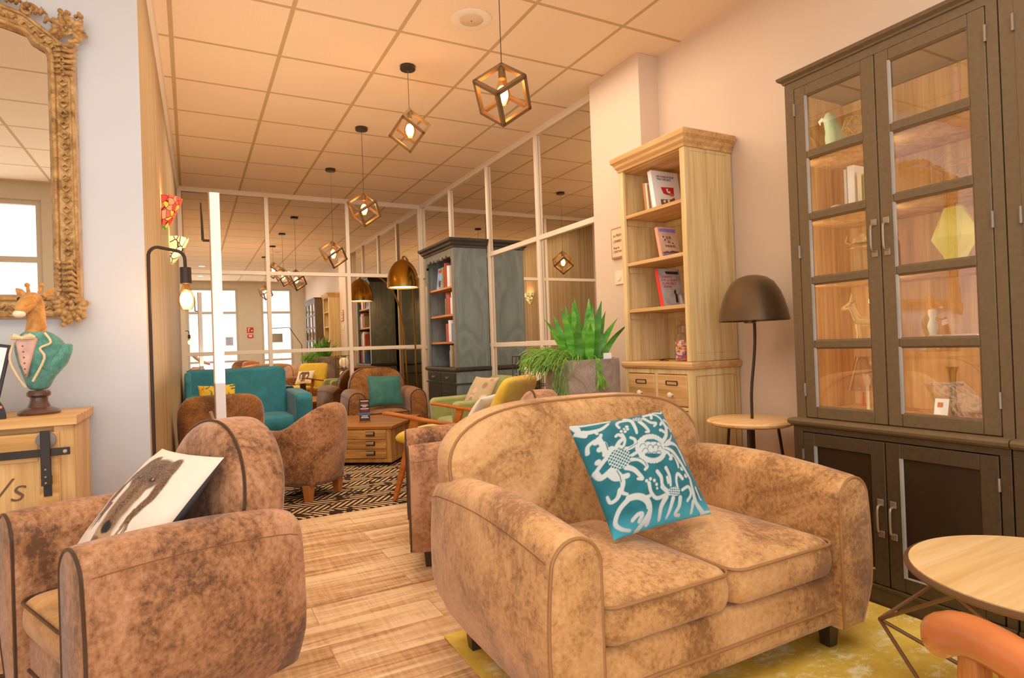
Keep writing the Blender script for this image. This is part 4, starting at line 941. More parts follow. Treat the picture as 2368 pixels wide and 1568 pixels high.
# right door
x, y, z = 2.56, 1.19, 1.857
t = thing('candlestick', 'rose wood turned candlestick on the cabinet top shelf', 'candlestick', (x, y, z))
MB().lathe([(.035, 0), (.034, .008), (.012, .02), (.016, .05), (.009, .07), (.014, .11), (.009, .15), (.013, .17), (.008, .18), (.012, .195), (0, .2)], (x, y, z), 20).build('turned_stem', plain('rose_wood', '#b9836a', .4), t)
x, y, z = 2.54, 1.175, 1.586
t = thing('wire_lantern', 'gold wire house shaped candle lantern on the second cabinet shelf', 'lantern', (x, y, z)); mb = MB()
a, b, h = .035, .085, .11; base = [(x - a, y - b, z + .003), (x + a, y - b, z + .003), (x + a, y + b, z + .003), (x - a, y + b, z + .003)]; tp = [(p[0], p[1], z + h) for p in base]; ri = [(x, y - b * .55, z + h + .045), (x, y + b * .55, z + h + .045)]
for i in range(4): mb.tube([base[i], base[(i + 1) % 4]], .002, 6); mb.tube([tp[i], tp[(i + 1) % 4]], .002, 6); mb.tube([base[i], tp[i]], .002, 6)
for p, r_ in ((tp[0], ri[0]), (tp[1], ri[0]), (tp[2], ri[1]), (tp[3], ri[1]), (ri[0], ri[1]), (base[0], tp[3]), (base[3], tp[0])): mb.tube([p, r_], .002, 6)
mb.build('wire_frame', M_gold, t); MB().lathe([(.016, 0), (.018, .02), (.02, .06), (.014, .09), (.016, .1)], (x, y, z), 16).build('glass_tube', G_jar, t); MB().lathe([(.022, 0), (.01, .012), (.008, .03), (.014, .034)], (x, y, z), 14).build('candle_holder', M_gold, t)
x, y, z = 2.55, 1.21, 1.306
t = thing('faceted_vase', 'large faceted pale yellow glass vase on the middle cabinet shelf', 'vase', (x, y, z))
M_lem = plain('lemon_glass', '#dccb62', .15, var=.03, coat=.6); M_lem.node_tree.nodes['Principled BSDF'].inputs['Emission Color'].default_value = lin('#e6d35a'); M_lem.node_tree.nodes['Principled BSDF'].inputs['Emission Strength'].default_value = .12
R = []
for r, zz, ph in ((.028, 0.001, 0), (.036, .02, 0), (.085, .115, .52), (.04, .215, 0), (.034, .228, 0)): R.append([(x + r * math.cos(q + ph) * .62, y + r * math.sin(q + ph), z + zz) for q in np.linspace(0, 2 * PI, 7)[:-1]])
mb = MB(); mb.rings(R); mb.build('body', M_lem, t, smooth=False)
x, y, z = 2.55, 1.30, 1.028
t = thing('angel_figurine', 'small clear figure ornament at the left of the fourth shelf, right door', 'figurine', (x, y, z))
MB().lathe([(.02, 0), (.022, .01), (.012, .03), (.02, .06), (.01, .09), (.016, .11), (.014, .125), (0, .135)], (x, y, z), 16).build('body', plain('pearl_glaze', '#dcc7b0', .2, coat=.5), t)
t = thing('folded_paper', 'white papers lying flat on the fourth cabinet shelf', 'paper', (2.5, 1.18, z))
MB().box(2.44, 2.58, 1.10, 1.26, z + .0005, z + .028).build('stack', plain('pale_pink_paper', '#e6c7b6', .6), t, bev=.002)
x, y, z = 2.50, 1.215, .735
t = thing('candlestick', 'brass candlestick with a wide drip pan on the lowest cabinet shelf', 'candlestick', (x, y, z))
MB().lathe([(.03, 0), (.028, .01), (.01, .02), (.013, .04), (.008, .06), (.014, .085), (.009, .11), (.009, .125), (.034, .132), (.034, .136), (.01, .14), (.012, .17), (.016, .19), (.022, .2), (.012, .2)], (x, y, z), 24).build('turned_stem', M_brass, t)
x, y = 2.56, 1.095
t = thing('storage_jar', 'round glass jar with a figure on its lid, lowest cabinet shelf', 'jar', (x, y, z))
MB().lathe([(.04, 0), (.048, .015), (.05, .06), (.04, .085)], (x, y, z), 24).build('glass_body', G_jar, t); MB().lathe([(.044, .085), (.046, .10), (0, .104)], (x, y, z), 24).build('lid', plain('rose_lid', '#d8a08a', .4), t)
MB().tube([(x, y, z + .104), (x, y + .004, z + .14), (x, y + .012, z + .17), (x, y - .006, z + .19)], [.014, .012, .008, .012], 10).build('lid_figure', plain('dusty_glaze', '#b0aa98', .3), t)
t = thing('price_card', 'small white card with an orange mark leaning on the lowest cabinet shelf', 'card', (2.6, 1.31, z))
MB().box(-.002, .002, 0, .05, 0, .065).xf(Matrix.Translation((2.60, 1.285, z + .003)) @ Matrix.Rotation(.25, 4, 'Y')).build('card', M_bw, t); MB().box(-.003, -.002, .02, .04, .03, .05).xf(Matrix.Translation((2.60, 1.285, z + .003)) @ Matrix.Rotation(.25, 4, 'Y')).build('printed_mark', M_or, t)

# ------------------------------------------------------------------ dark bookcase in the far corner
B_side = None
def slate():
    m, nt, o = newmat('slate_stained_wood'); b = principled(nt, o, .45, 0, .4)
    mp = coords(nt, scale=(3.2, 3.2, .75)); w_ = N(nt, 'ShaderNodeTexNoise'); w_.inputs['Scale'].default_value = 1.6; w_.inputs['Detail'].default_value = 2; w_.inputs['Distortion'].default_value = 1.2; nt.links.new(mp.outputs[0], w_.inputs['Vector'])
    ml = N(nt, 'ShaderNodeMath', operation='MULTIPLY'); ml.inputs[1].default_value = 9; nt.links.new(w_.outputs['Fac'], ml.inputs[0]); fr = N(nt, 'ShaderNodeMath', operation='PINGPONG'); fr.inputs[1].default_value = 1.; nt.links.new(ml.outputs[0], fr.inputs[0])
    r = ramp(nt, [(.0, '#5d6661'), (1., '#707a75')]); nt.links.new(fr.outputs[0], r.inputs[0]); nt.links.new(r.outputs[0], b.inputs['Base Color']); return m
M_sl = slate(); M_sld = plain('near_black_stained_wood', '#2a2521', .35, var=.1); M_slf = plain('grey_green_frame', '#6a685c', .35, var=.08); P_sh = wood('amber_shelf', '#d08a4e', '#b26c30', '#8c4f1d', 1, 1.3, .4)
bx0, bx1, by0, by1 = 2.355, 2.733, 5.61, 6.44
t = thing('bookcase', 'tall slate grey bookcase with scalloped top against the mirrored side wall', 'bookcase', (2.54, 6.02, 0))
part(MB().box(bx0 + .02, bx1, by0, by0 + .025, .86, 2.08), 'side_panel', M_sl, t); part(MB().box(bx0 + .02, bx1, by1 - .025, by1, .86, 2.08), 'side_panel', M_sl, t)
part(MB().box(bx1 - .015, bx1, by0, by1, .86, 2.08).box(bx0 + .02, bx1, by0, by1, 2.05, 2.08), 'back_panel', M_sl, t)
for q in (by0, by1 - .06): part(MB().box(bx0, bx0 + .025, q, q + .06, .86, 2.08), 'stile', M_slf, t, bev=.003)
val = [(by0 + .06, 2.08), (by0 + .06, 1.93)]
nn = 40
for k in range(nn + 1):
    u = k / nn; y = by0 + .06 + u * (by1 - by0 - .12); e = min(u, 1 - u)
    z = 1.955 + .05 * min(1, e * 9) ** .5 + .014 * math.sin(e * 44) - .018 * (1 - abs(u - .5) * 2) ** 2
    val.append((y, z))
val += [(by1 - .06, 1.93), (by1 - .06, 2.08)]
part(MB().prism(val, bx0, bx0 + .022, 'yz'), 'scalloped_valance', M_slf, t, smooth=False)
cornice(bx0, bx1, by0, by1, 2.07, [(0, 0), (.01, .004), (.012, .02), (.03, .035), (.034, .05), (.055, .07), (.06, .09), (.05, .095)], 'cornice', M_sld, t)
for z in (1.70, 1.41, 1.125): part(MB().box(bx0 + .03, bx1 - .015, by0 + .025, by1 - .025, z - .022, z), 'shelf', P_sh, t, bev=.003)
cornice(bx0 - .005, bx1, by0 - .01, by1 + .01, .815, [(0, 0), (.012, .004), (.02, .016), (.02, .03), (.012, .042), (.0, .046)], 'ledge', M_sld, t)
part(MB().box(bx0 + .0, bx1, by0 - .01, by1 + .01, .06, .815), 'base_carcass', M_sl, t, bev=.003)
cornice(bx0 - .005, bx1, by0 - .01, by1 + .01, .685, [(.0, 0), (.014, .004), (.014, .012), (.0, .016)], 'lower_moulding', M_sld, t)
part(MB().box(bx0 - .01, bx1, by0 - .02, by1 + .02, 0, .07), 'plinth', M_sld, t, bev=.004)
for a, b in ((by0 + .03, (by0 + by1) / 2 - .01), ((by0 + by1) / 2 + .01, by1 - .03)):
    d = sub(part(MB().box(bx0 - .014, bx0 + .004, a, b, .715, .80), 'drawer', M_sld, t, bev=.003))
    MB().tube(catmull([(bx0 - .016, (a + b) / 2 - .03, .765), (bx0 - .03, (a + b) / 2 - .02, .75), (bx0 - .03, (a + b) / 2 + .02, .75), (bx0 - .016, (a + b) / 2 + .03, .765)], 4), .004, 8).build('handle', M_pull, d)
    d = sub(part(MB().box(bx0 - .014, bx0 + .004, a, b, .09, .675), 'door', M_sld, t, bev=.003))
    MB().box(bx0 - .018, bx0 - .014, a + .06, b - .06, .15, .61).build('raised_panel', M_sld, d, bev=.004)
cols = [plain('book_%s' % n, c, .5) for n, c in (('ivory', '#e3d6c0'), ('rust', '#a3492e'), ('tan', '#c09a6a'), ('white', '#ece6de'), ('umber', '#6a4630'), ('blue', '#5c7ea6'), ('crimson', '#a82b34'), ('olive', '#85783e'))]
names = ['ivory', 'rust red', 'tan', 'white', 'umber brown', 'blue', 'crimson', 'olive']
shelfn = ['top shelf', 'second shelf', 'third shelf', 'bottom shelf']
placew = ['nearest the camera', 'second from the near end', 'third from the near end', 'fourth from the near end', 'fifth from the near end', 'sixth from the near end', 'seventh from the near end', 'eighth from the near end', 'ninth from the near end']
for si, (z, ys, cnt) in enumerate(((1.70, 5.80, 6), (1.41, 5.66, 8), (1.125, 5.66, 8), (.862, 5.68, 6))):
    y = ys
    for k in range(cnt):
        c = (k * 3 + si * 2) % 8; th = .022 + (k * 7 + si * 3) % 4 * .008; h = .17 + ((k * 5 + si) % 4) * .018
        if si == 0: h += .03
        tt = thing('book', '%s book on the %s of the slate bookcase, %s' % (names[c], shelfn[si], placew[k]), 'book', (bx0 + .11, y + th / 2, z), 0, 'books in the slate bookcase')
        MB().box(bx0 + .035, bx0 + .18, y, y + th, z + .0005, z + h).build('cover', cols[c], tt, bev=.0015)
        MB().box(bx0 + .04, bx0 + .181, y + .003, y + th - .003, z + .004, z + h + .001).build('pages', M_page, tt)
        y += th + .003
tt = thing('magazine', 'upright magazine with a blue photo cover on the top shelf of the slate bookcase', 'magazine', (bx0 + .1, 6.12, 1.70))
Mx = Matrix.Translation((bx0 + .045, 6.04, 1.701)) @ Matrix.Rotation(.12, 4, 'Y')
MB().box(0, .006, 0, .17, 0, .23).xf(Mx).build('cover', plain('magazine_blue', '#7fa0c4', .35, var=.3, scale=14), tt)
MB().box(-.001, 0, .02, .15, .18, .205).xf(Mx).build('masthead', M_red, tt); MB().box(-.0012, 0, .06, .11, .02, .09).xf(Mx).build('cover_figure', plain('magazine_figure', '#5a2f2a', .5), tt)
tt = thing('globe_ornament', 'dark bronze globe with a ring on the top shelf of the slate bookcase', 'globe', (bx0 + .1, 5.70, 1.70))
MB().sphere((bx0 + .1, 5.71, 1.80), .068, 24, 16).build('sphere', plain('bronze_map', '#7a4f26', .35, .5, var=.4, scale=16), tt); MB().lathe([(.05, 0), (.045, .01), (.012, .02), (.01, .035)], (bx0 + .1, 5.71, 1.70), 20).build('foot', M_brnc, tt)
MB().tube([(bx0 + .1, 5.71 + .078 * math.cos(a), 1.80 + .078 * math.sin(a)) for a in np.linspace(-PI / 2, PI / 2 + .6, 18)], .004, 6).build('meridian_ring', M_or, tt)
# ------------------------------------------------------------------ pendants and lamps
M_bronze = plain('bronze_cube_frame', '#7a5a36', .4, .5, var=.08); M_cord = plain('dark_cord', '#2e2520', .6); M_can = plain('dark_bronze_canopy', '#3a3028', .35, .5)
E_bulb = emit('lit_filament', '#ffc880', 32.0); G_bulb = glass('amber_bulb_glass', '#ffe0b0', .05, .5)
E_glow = emit('glowing_bulb', '#ffc98a', 7.0)
def bulb(t, c, s=1., up=1, glow=True):
    x, y, z = c   # base point where the glass meets the socket, bulb hangs down when up = 1
    pr = [(.012, 0), (.014, -.012), (.022, -.035), (.031, -.06), (.030, -.08), (.02, -.098), (.0, -.104)]
    b = MB().lathe([(r * s, zz * s * up) for r, zz in pr], c, 20, cap=False).build('bulb', G_bulb, t)
    MB().sphere((x, y, z - .062 * s * up), (.022 * s, .022 * s, .033 * s), 14, 10).build('filament', E_bulb, sub(b))
def lamp_light(loc, p, r=.03, c='#ffb066'):
    l = bpy.data.lights.new('bulb_light', 'POINT'); l.energy = p; l.color = lin(c)[:3]; l.shadow_soft_size = r
    o = bpy.data.objects.new('bulb_light', l); C.objects.link(o); o.location = loc; o.visible_glossy = False; o.visible_camera = False
def pendant(y, zc, rot, label, x=1.341):
    t = thing('pendant_light', label, 'pendant lamp', (x, y, CZ), 0, 'cube cage pendant lamps in a row')
    MB().lathe([(.052, 0), (.052, -.022), (.048, -.026), (.008, -.028)], (x, y, CZ - .0005), 28).build('canopy', M_can, t)
    a = .163; h = a * math.sqrt(3) / 2
    MB().tube([(x, y, CZ - .025), (x, y, zc + h - .012)], .0022, 8).build('cord', M_cord, t)
    # cube standing on a vertex
    Rm = Vector((1, 1, 1)).rotation_difference(Vector((0, 0, 1))).to_matrix(); Rz = Matrix.Rotation(rot, 3, 'Z')
    cv = {}
    for i in (-1, 1):
        for j in (-1, 1):
            for k in (-1, 1): cv[(i, j, k)] = Rz @ (Rm @ Vector((i, j, k))) * (a / 2) + Vector((x, y, zc))
    mb = MB(); ctr = Vector((x, y, zc))
    for p in cv:
        for ax in range(3):
            if p[ax] == -1:
                q = list(p); q[ax] = 1; q = tuple(q); A, B = cv[p], cv[q]; u = ((A + B) / 2 - ctr).normalized(); e = (B - A).normalized() * .007
                # two faces share each edge: L-like square bar
                w_ = Rz @ (Rm @ Vector([1 if k == (ax + 1) % 3 else 0 for k in range(3)]))
                mb.bar(A - e, B + e, .018, .018, up=w_)
    mb.build('cube_cage', M_bronze, t, smooth=False)
    MB().lathe([(.006, h - .004), (.013, h - .012), (.017, h - .02), (.017, h - .065), (.014, h - .068)], (x, y, zc), 20).build('socket', M_bronze, t)
    bulb(t, (x, y, zc + h - .062), 1.25)
    lamp_light((x, y, zc + .012), 5.5, .04)
pendant(2.52, 2.262, .12, 'nearest cube cage pendant lamp, its cord rising out of the picture')
pendant(3.86, 2.535, 1.2, 'second cube cage pendant lamp, under its dark round ceiling canopy')
pendant(5.10, 2.27, .25, 'third cube cage pendant lamp, in front of the mirror top rail')
pendant(6.39, 2.08, .2, 'lowest and farthest cube cage pendant lamp, nearest the back mirror')

# ceiling loudspeaker, downlights
t = thing('ceiling_speaker', 'round cream loudspeaker set in a ceiling tile', 'speaker', (1.49, 3.15, CZ))
MB().lathe([(.118, 0), (.118, -.004), (.108, -.008), (.07, -.006)], (1.49, 3.15, CZ - .0005), 40).build('rim', M_trim, t)
MB().lathe([(.07, -.0062), (.066, -.009), (.0, -.010)], (1.49, 3.15, CZ - .0005), 32).build('grille', plain('speaker_grille', '#cbb08a', .6), t); MB().sphere((1.49, 3.15, CZ - .0105), .004, 8, 6).build('centre_stud', M_iron, t)
E_dl = emit('downlight_lens', '#fff0dc', 5.0)
for k, (x, y, lb) in enumerate(((.27, .9, 'ceiling downlight in the front room near the left'), (.27, -.9, 'ceiling downlight in the front room by the windows'), (2.07, .3, 'ceiling downlight above the display cabinets'), (-1.53, 1.5, 'ceiling downlight over the left side of the room'), (-1.53, -.3, 'ceiling downlight on the left by the windows'))):
    t = thing('ceiling_downlight', lb, 'downlight', (x, y, CZ), 0, 'recessed ceiling downlights')
    MB().lathe([(.075, 0), (.075, -.004), (.06, -.006)], (x, y, CZ - .0005), 28, cap=False).build('rim', M_trim, t); MB().lathe([(.06, -.003), (0.0, -.004)], (x, y, CZ - .0005), 28).build('lens', E_dl, t)

# brass arc lamp
M_br = plain('brushed_brass', '#b58936', .25, 1., var=.06)
dx, dy, dz = 2.165, 6.645, 1.765
t = thing('arc_floor_lamp', 'brass arc floor lamp with a domed shade behind the far russet armchair', 'floor lamp', (2.56, 7.45, 0))
prof = [(.182 * math.sin(a), .29 - .29 + .285 * math.cos(a) - .0) for a in np.linspace(.04, PI / 2 + .12, 18)]
prof = [(r if r < .182 else .182, z + .035) for r, z in prof]
sh = MB().lathe(prof, (dx, dy, dz), 40, cap=False).lathe([(r - .004, z - .002) for r, z in prof], (dx, dy, dz), 40, cap=False); sh.build('dome_shade', M_br, t)
E_in = emit('lit_shade_interior', '#ffdcae', 3.0)
MB().lathe([(.168, .012), (0.0, .014)], (dx, dy, dz), 32).build('diffuser', E_in, t)
lamp_light((dx, dy, dz - .05), 5, .08)
arc = catmull([(2.56, 7.45, .04), (2.555, 7.44, .7), (2.545, 7.40, 1.3), (2.50, 7.28, 1.75), (2.40, 7.05, 2.02), (2.27, 6.82, 2.13), (2.185, 6.67, 2.12), (2.165, 6.645, 2.075)], 6)
MB().tube(arc, .011, 12).build('arched_pole', M_br, t); MB().lathe([(.15, 0), (.15, .03), (.14, .036), (.02, .04)], (2.56, 7.45, 0), 36).build('base', M_br, t)
MB().lathe([(.02, 0), (.02, .03), (.012, .034)], (dx, dy, dz + .30), 16).build('cap', M_br, t)

# bulb floor lamp beside the corner
M_lam = plain('matt_black_lamp', '#352a22', .4, .4)
px, py = -.142, 2.90
t = thing('bulb_floor_lamp', 'black hooked floor lamp with a bare glowing bulb by the wall corner', 'floor lamp', (px, py, 0))
arc = [(px, py, .02), (px, py, .8), (px, py, 1.45)] + [(px + .035 - .035 * math.cos(a), py, 1.485 + .04 * math.sin(a) + .01) for a in np.linspace(.2, PI / 2, 6)] + [(px + .09, py, 1.525)] + [(px + .10 + .033 * math.sin(a), py, 1.487 + .036 * math.cos(a)) for a in np.linspace(.3, PI / 2, 6)] + [(px + .134, py, 1.45)]
MB().tube(arc, .0068, 12).build('pole', M_lam, t)
MB().lathe([(.006, .0), (.022, -.002), (.0225, -.07), (.018, -.072)], (px + .134, py, 1.455), 24).build('socket', M_lam, t)
bulb(t, (px + .134, py, 1.385), 1.12); lamp_light((px + .134, py, 1.325), 5, .035)
MB().lathe([(.12, 0), (.12, .012), (.02, .02)], (px - 0, py, 0), 28).build('base', M_lam, t)

# stained glass sconces
def tiffany(name, top, bottom, zsplit, em, sc=(30, 30, 22)):
    m, nt, o = newmat(name); b = principled(nt, o, .25)
    mp = coords(nt, scale=sc); v = N(nt, 'ShaderNodeTexVoronoi'); v.feature = 'DISTANCE_TO_EDGE'; v.inputs['Scale'].default_value = 1; v2 = N(nt, 'ShaderNodeTexVoronoi'); v2.inputs['Scale'].default_value = 1
    nt.links.new(mp.outputs[0], v.inputs['Vector']); nt.links.new(mp.outputs[0], v2.inputs['Vector'])
    s = N(nt, 'ShaderNodeSeparateColor'); nt.links.new(v2.outputs['Color'], s.inputs[0]); r = ramp(nt, top); r.color_ramp.interpolation = 'CONSTANT'; r2 = ramp(nt, bottom); r2.color_ramp.interpolation = 'CONSTANT'
    nt.links.new(s.outputs[0], r.inputs[0]); nt.links.new(s.outputs[0], r2.inputs[0])
    sp = N(nt, 'ShaderNodeSeparateXYZ'); mp0 = coords(nt); nt.links.new(mp0.outputs[0], sp.inputs[0]); gt = N(nt, 'ShaderNodeMath', operation='LESS_THAN'); gt.inputs[1].default_value = zsplit; nt.links.new(sp.outputs[2], gt.inputs[0])
    mx = N(nt, 'ShaderNodeMix', data_type='RGBA'); nt.links.new(gt.outputs[0], mx.inputs[0]); nt.links.new(r.outputs[0], mx.inputs[6]); nt.links.new(r2.outputs[0], mx.inputs[7])
    lt = N(nt, 'ShaderNodeMath', operation='GREATER_THAN'); lt.inputs[1].default_value = .045; nt.links.new(v.outputs['Distance'], lt.inputs[0])
    m3 = N(nt, 'ShaderNodeMix', data_type='RGBA'); m3.inputs[6].default_value = lin('#3a1c10'); nt.links.new(lt.outputs[0], m3.inputs[0]); nt.links.new(mx.outputs[2], m3.inputs[7])
    nt.links.new(m3.outputs[2], b.inputs['Base Color']); nt.links.new(m3.outputs[2], b.inputs['Emission Color']); b.inputs['Emission Strength'].default_value = em; return m
def sconce(y, zt, zb, r, m, label):
    x = lwx(y); t = thing('wall_sconce', label, 'wall lamp', (x, y, (zt + zb) / 2), 0)
    h = zt - zb; mb = MB()
    # half bowl opening upward, tapering to a point at the bottom
    R = []
    for q in np.linspace(0, 1, 12):
        rr = r * (.12 + .88 * (q ** .75)); R.append([(x + .003 + rr * math.sin(a) * 1.0, y + rr * math.cos(a), zb + h * q + (.006 * abs(math.sin(a * 3)) if q > .95 else 0)) for a in np.linspace(0, PI, 19)])
    mb.rings(R, 0, False, False, closed=False)
    o = mb.build('glass_shade', m, t)
    MB().box(x + .001, x + .012, y - .03, y + .03, zb + .03, zt - .05).build('back_plate', M_iron, t)
    MB().sphere((x + .06, y, zb + h * .6), .022, 12, 8).build('bulb', E_glow, t)
    lamp_light((x + .07, y, zt - .02), 3.5, .03, '#ffcf96')
    return t
mr = tiffany('red_stained_glass', [(0, '#e8503a'), (.35, '#d92f24'), (.55, '#ee7a52'), (.8, '#f0a030'), (.9, '#d83a2c')], [(0, '#7a9a2c'), (.4, '#56801c'), (.7, '#94a838')], -.075, .55)
mc = tiffany('cream_stained_glass', [(0, '#f6dc92'), (.5, '#f0cd78'), (.8, '#fae8b4')], [(0, '#e6b04c'), (.5, '#e8be64')], -.10, .75, (18, 18, 9))
sconce(4.43, 2.085, 1.89, .12, mr, 'red and orange stained glass wall lamp with green base petals')
sconce(5.48, 2.01, 1.81, .135, mc, 'cream yellow tulip stained glass wall lamp on the passage wall')

# slim white post with hook arms
t = thing('display_post', 'tall slim white metal post standing behind the left armchair', 'post', (.162, 4.2, 0))
MB().box(.132, .190, 4.2, 4.245, .02, 2.09).build('front_face', plain('white_satin_metal', '#e6e8ea', .25, .0, var=.02), t, bev=.002)
MB().box(.126, .132, 4.2, 4.255, .02, 2.095).build('bronze_edge', plain('bronze_edge', '#a87c54', .3, .5), t)  # orange-brown colour paints the sconce glow reflected on the post's left side
MB().box(.04, .29, 4.08, 4.38, 0, .02).build('foot_plate', M_iron, t, bev=.003)
MB().tube([(.126, 4.21, 1.785), (.088, 4.21, 1.785)], .008, 10).tube([(.089, 4.21, 1.785), (.087, 4.21, 1.90), (.083, 4.21, 2.02)], [.0085, .007, .004], 10).build('hook_arm', M_lam, t)
MB().tube([(.128, 4.19, .62), (.10, 4.16, .72)], .010, 10).build('lower_lever', plain('brushed_steel_lever', '#c9c5bf', .3, .8), t)

# cage lantern floor lamp
cx, cy = 2.44, 4.22
t = thing('cage_floor_lamp', 'black wire cage lamp with two stacked cream globes, behind the plant', 'floor lamp', (cx, cy, 0))
mb = MB(); w_ = .125
for i in range(5):
    for s, ax in ((-1, 0), (1, 0), (-1, 1), (1, 1)):
        q = -w_ + i * w_ / 2; p = (cx + q, cy + s * w_) if ax == 0 else (cx + s * w_, cy + q); mb.tube([(p[0], p[1], .30), (p[0], p[1], .975)], .0035, 6)
for z in (.30, .50, .74, .975):
    for a, b in (((-1, -1), (1, -1)), ((1, -1), (1, 1)), ((1, 1), (-1, 1)), ((-1, 1), (-1, -1))): mb.tube([(cx + a[0] * w_, cy + a[1] * w_, z), (cx + b[0] * w_, cy + b[1] * w_, z)], .004, 6)
mb.build('wire_cage', M_iron, t)
for s in (-1, 1):
    for q in (-1, 1): MB().tube([(cx + s * w_, cy + q * w_, .30), (cx + s * w_ * 1.1, cy + q * w_ * 1.1, 0)], .005, 8).build('leg', M_iron, t)
m, nt, o_ = newmat('lit_cream_globe'); b = principled(nt, o_, .4); b.inputs['Base Color'].default_value = lin('#e8c79a'); b.inputs['Emission Color'].default_value = lin('#ffd8a0'); b.inputs['Emission Strength'].default_value = .35
for z in (.86, .62): 
    MB().sphere((cx, cy, z), (.085, .085, .09)).build('globe', m, t)
    MB().lathe([(.03, .0), (.03, .02), (.0, .022)], (cx, cy, z + .082), 14).build('globe_cap', M_iron, t)
for z in (.86, .60): MB().sphere((cx + .02, cy - .155, z), .017, 12, 8).build('outer_bulb', emit('white_bulb', '#fff2dd', 6), t)

# lamp table with domed shade
tx, ty = 2.525, 2.165
t = thing('lamp_table', 'round wooden side table with a bronze dome lamp rising from it', 'side table', (tx, ty, 0))
M_dome = plain('dark_bronze_dome', '#6b5740', .33, .75, var=.05); M_lw = wood('light_beech_top', '#e6b982', '#d8a264', '#c28a4a', 0, 1.4, .4)
MB().lathe([(0, .622), (.19, .622), (.213, .632), (.216, .642), (.208, .650), (0, .651)], (tx, ty, 0), 48).build('table_top', M_lw, t)
for a in (math.radians(-12 - 25), math.radians(215), math.radians(95)):
    c, s = math.cos(a), math.sin(a); MB().tube([(tx + .13 * c, ty + .13 * s, .622), (tx + .205 * c, ty + .205 * s, 0)], .0075, 10).build('leg', M_lam, t)
MB().tube(catmull([(tx + .015, ty + .01, .40), (tx + .01, ty, .65), (tx + .015, ty, .80), (tx + .045, ty, .98), (tx + .055, ty, 1.10), (tx + .05, ty, 1.3)], 5), .0075, 10).build('bent_stem', M_lam, t)
MB().box(tx - .01, tx + .016, ty - .01, ty + .01, 0, .62).build('centre_strut', M_lam, t)
prof = [(.001, .236), (.03, .234), (.07, .222), (.105, .196), (.133, .15), (.152, .1), (.165, .05), (.174, 0)]
MB().lathe(prof, (tx + .05, ty, 1.155), 48, cap=False).lathe([(r * .975, z - .003) for r, z in prof], (tx + .05, ty, 1.155), 48, cap=False).build('dome_shade', M_dome, t)
MB().lathe([(.028, .09), (.03, .0), (.026, -.004)], (tx + .01, ty - .01, 1.145), 16).build('lamp_holder', M_dome, t)

# ------------------------------------------------------------------ plants
M_conc = suede('mottled_concrete', '#a38f7c', '#8a7664', '#6e5c4c', 7, .8, .1)
cx, cy = 2.25, 3.262
t = thing('planter', 'tall round mottled concrete planter beside the pine bookshelf', 'planter', (cx, cy, 0))
MB().lathe([(.0, .0), (.20, .0), (.222, .03), (.238, .5), (.243, .93), (.238, .965), (.218, .965), (.215, .90), (0, .90)], (cx, cy, 0), 56).build('pot', M_conc, t)
MB().lathe([(.21, .905), (0, .915)], (cx, cy, 0), 32).build('soil', plain('potting_soil', '#3a281a', .9, bmp=.5, scale=50), t)
MB().box(cx + .06, cx + .12, cy - .16, cy - .155, .91, 1.0).build('plant_tag', M_bw, t)
def snake_mat():
    m, nt, o = newmat('snake_plant_leaf'); b = principled(nt, o, .35, 0, .4); mp = coords(nt, scale=(6, 6, 20)); n = N(nt, 'ShaderNodeTexNoise'); n.inputs['Scale'].default_value = 1; n.inputs['Detail'].default_value = 3; n.inputs['Distortion'].default_value = .6; nt.links.new(mp.outputs[0], n.inputs['Vector'])
    r = ramp(nt, [(.28, '#2f701f'), (.5, '#4d9628'), (.72, '#7cb842')]); nt.links.new(n.outputs['Fac'], r.inputs[0]); nt.links.new(r.outputs[0], b.inputs['Base Color']); return m
M_snake = snake_mat(); M_snake2 = M_snake.copy(); M_snake2.name = 'snake_plant_leaf_deep'
for e_ in [n for n in M_snake2.node_tree.nodes if n.type == 'VALTORGB'][0].color_ramp.elements: e_.color = tuple(c * .62 for c in e_.color[:3]) + (1,)
sp = thing('snake_plant', 'upright snake plant with banded green sword leaves in the concrete planter', 'plant', (cx, cy, .91))
rs = random.Random(4)
leaves = [(-.02, -.02, .10, -.02, .33, .05), (-.10, -.03, -.12, -.02, .36, .05), (-.13, .02, -.20, .0, .30, .045), (-.07, -.07, -.05, -.05, .31, .05), (-.03, .05, -.06, .02, .38, .05), (.02, -.08, .02, -.04, .37, .052), (.05, -.02, .03, .0, .42, .052), (.08, -.06, .06, -.04, .40, .055), (.12, -.04, .09, -.02, .34, .05), (.15, -.02, .20, -.02, .30, .05), (.10, .05, .10, .03, .37, .05), (.03, .06, .0, .05, .44, .05), (-.05, -.01, -.02, .01, .40, .05), (.14, .03, .18, .0, .24, .045), (-.15, -.05, -.20, -.03, .22, .045), (.0, -.11, -.03, -.06, .27, .05), (.07, .02, .07, 0, .39, .045), (-.11, .06, -.09, .03, .33, .045), (.16, -.06, .25, -.06, .27, .045), (-.01, .1, .03, .04, .36, .05)]
for bx_, by_, lx_, ly_, h, w_ in leaves:
    h *= 1.08; R = []; ph = -.85 + rs.uniform(-.45, .45); w_ *= .92; dk = rs.random()
    for q in np.linspace(0, 1, 9):
        ww = w_ * .62 * (math.sin(min(1, q * 1.15 + .28) * PI * .62) if q < .75 else (1 - q) / .25 * .72 + .02); tw = ph + q * .5
        x = cx + bx_ * .8 + lx_ * q * q * .8; y = cy + by_ * .8 + ly_ * q * q; z = .905 + h * q
        c, s = math.cos(tw), math.sin(tw); d = .004
        R.append([(x - c * ww, y - s * ww, z), (x + s * d + 0, y - c * d + .35 * ww * 1, z), (x + c * ww, y + s * ww, z), (x + s * d, y - c * d + .35 * ww + .004, z)])
    MB().rings(R).build('leaf', M_snake if dk < .55 else M_snake2, sp, angle=35)
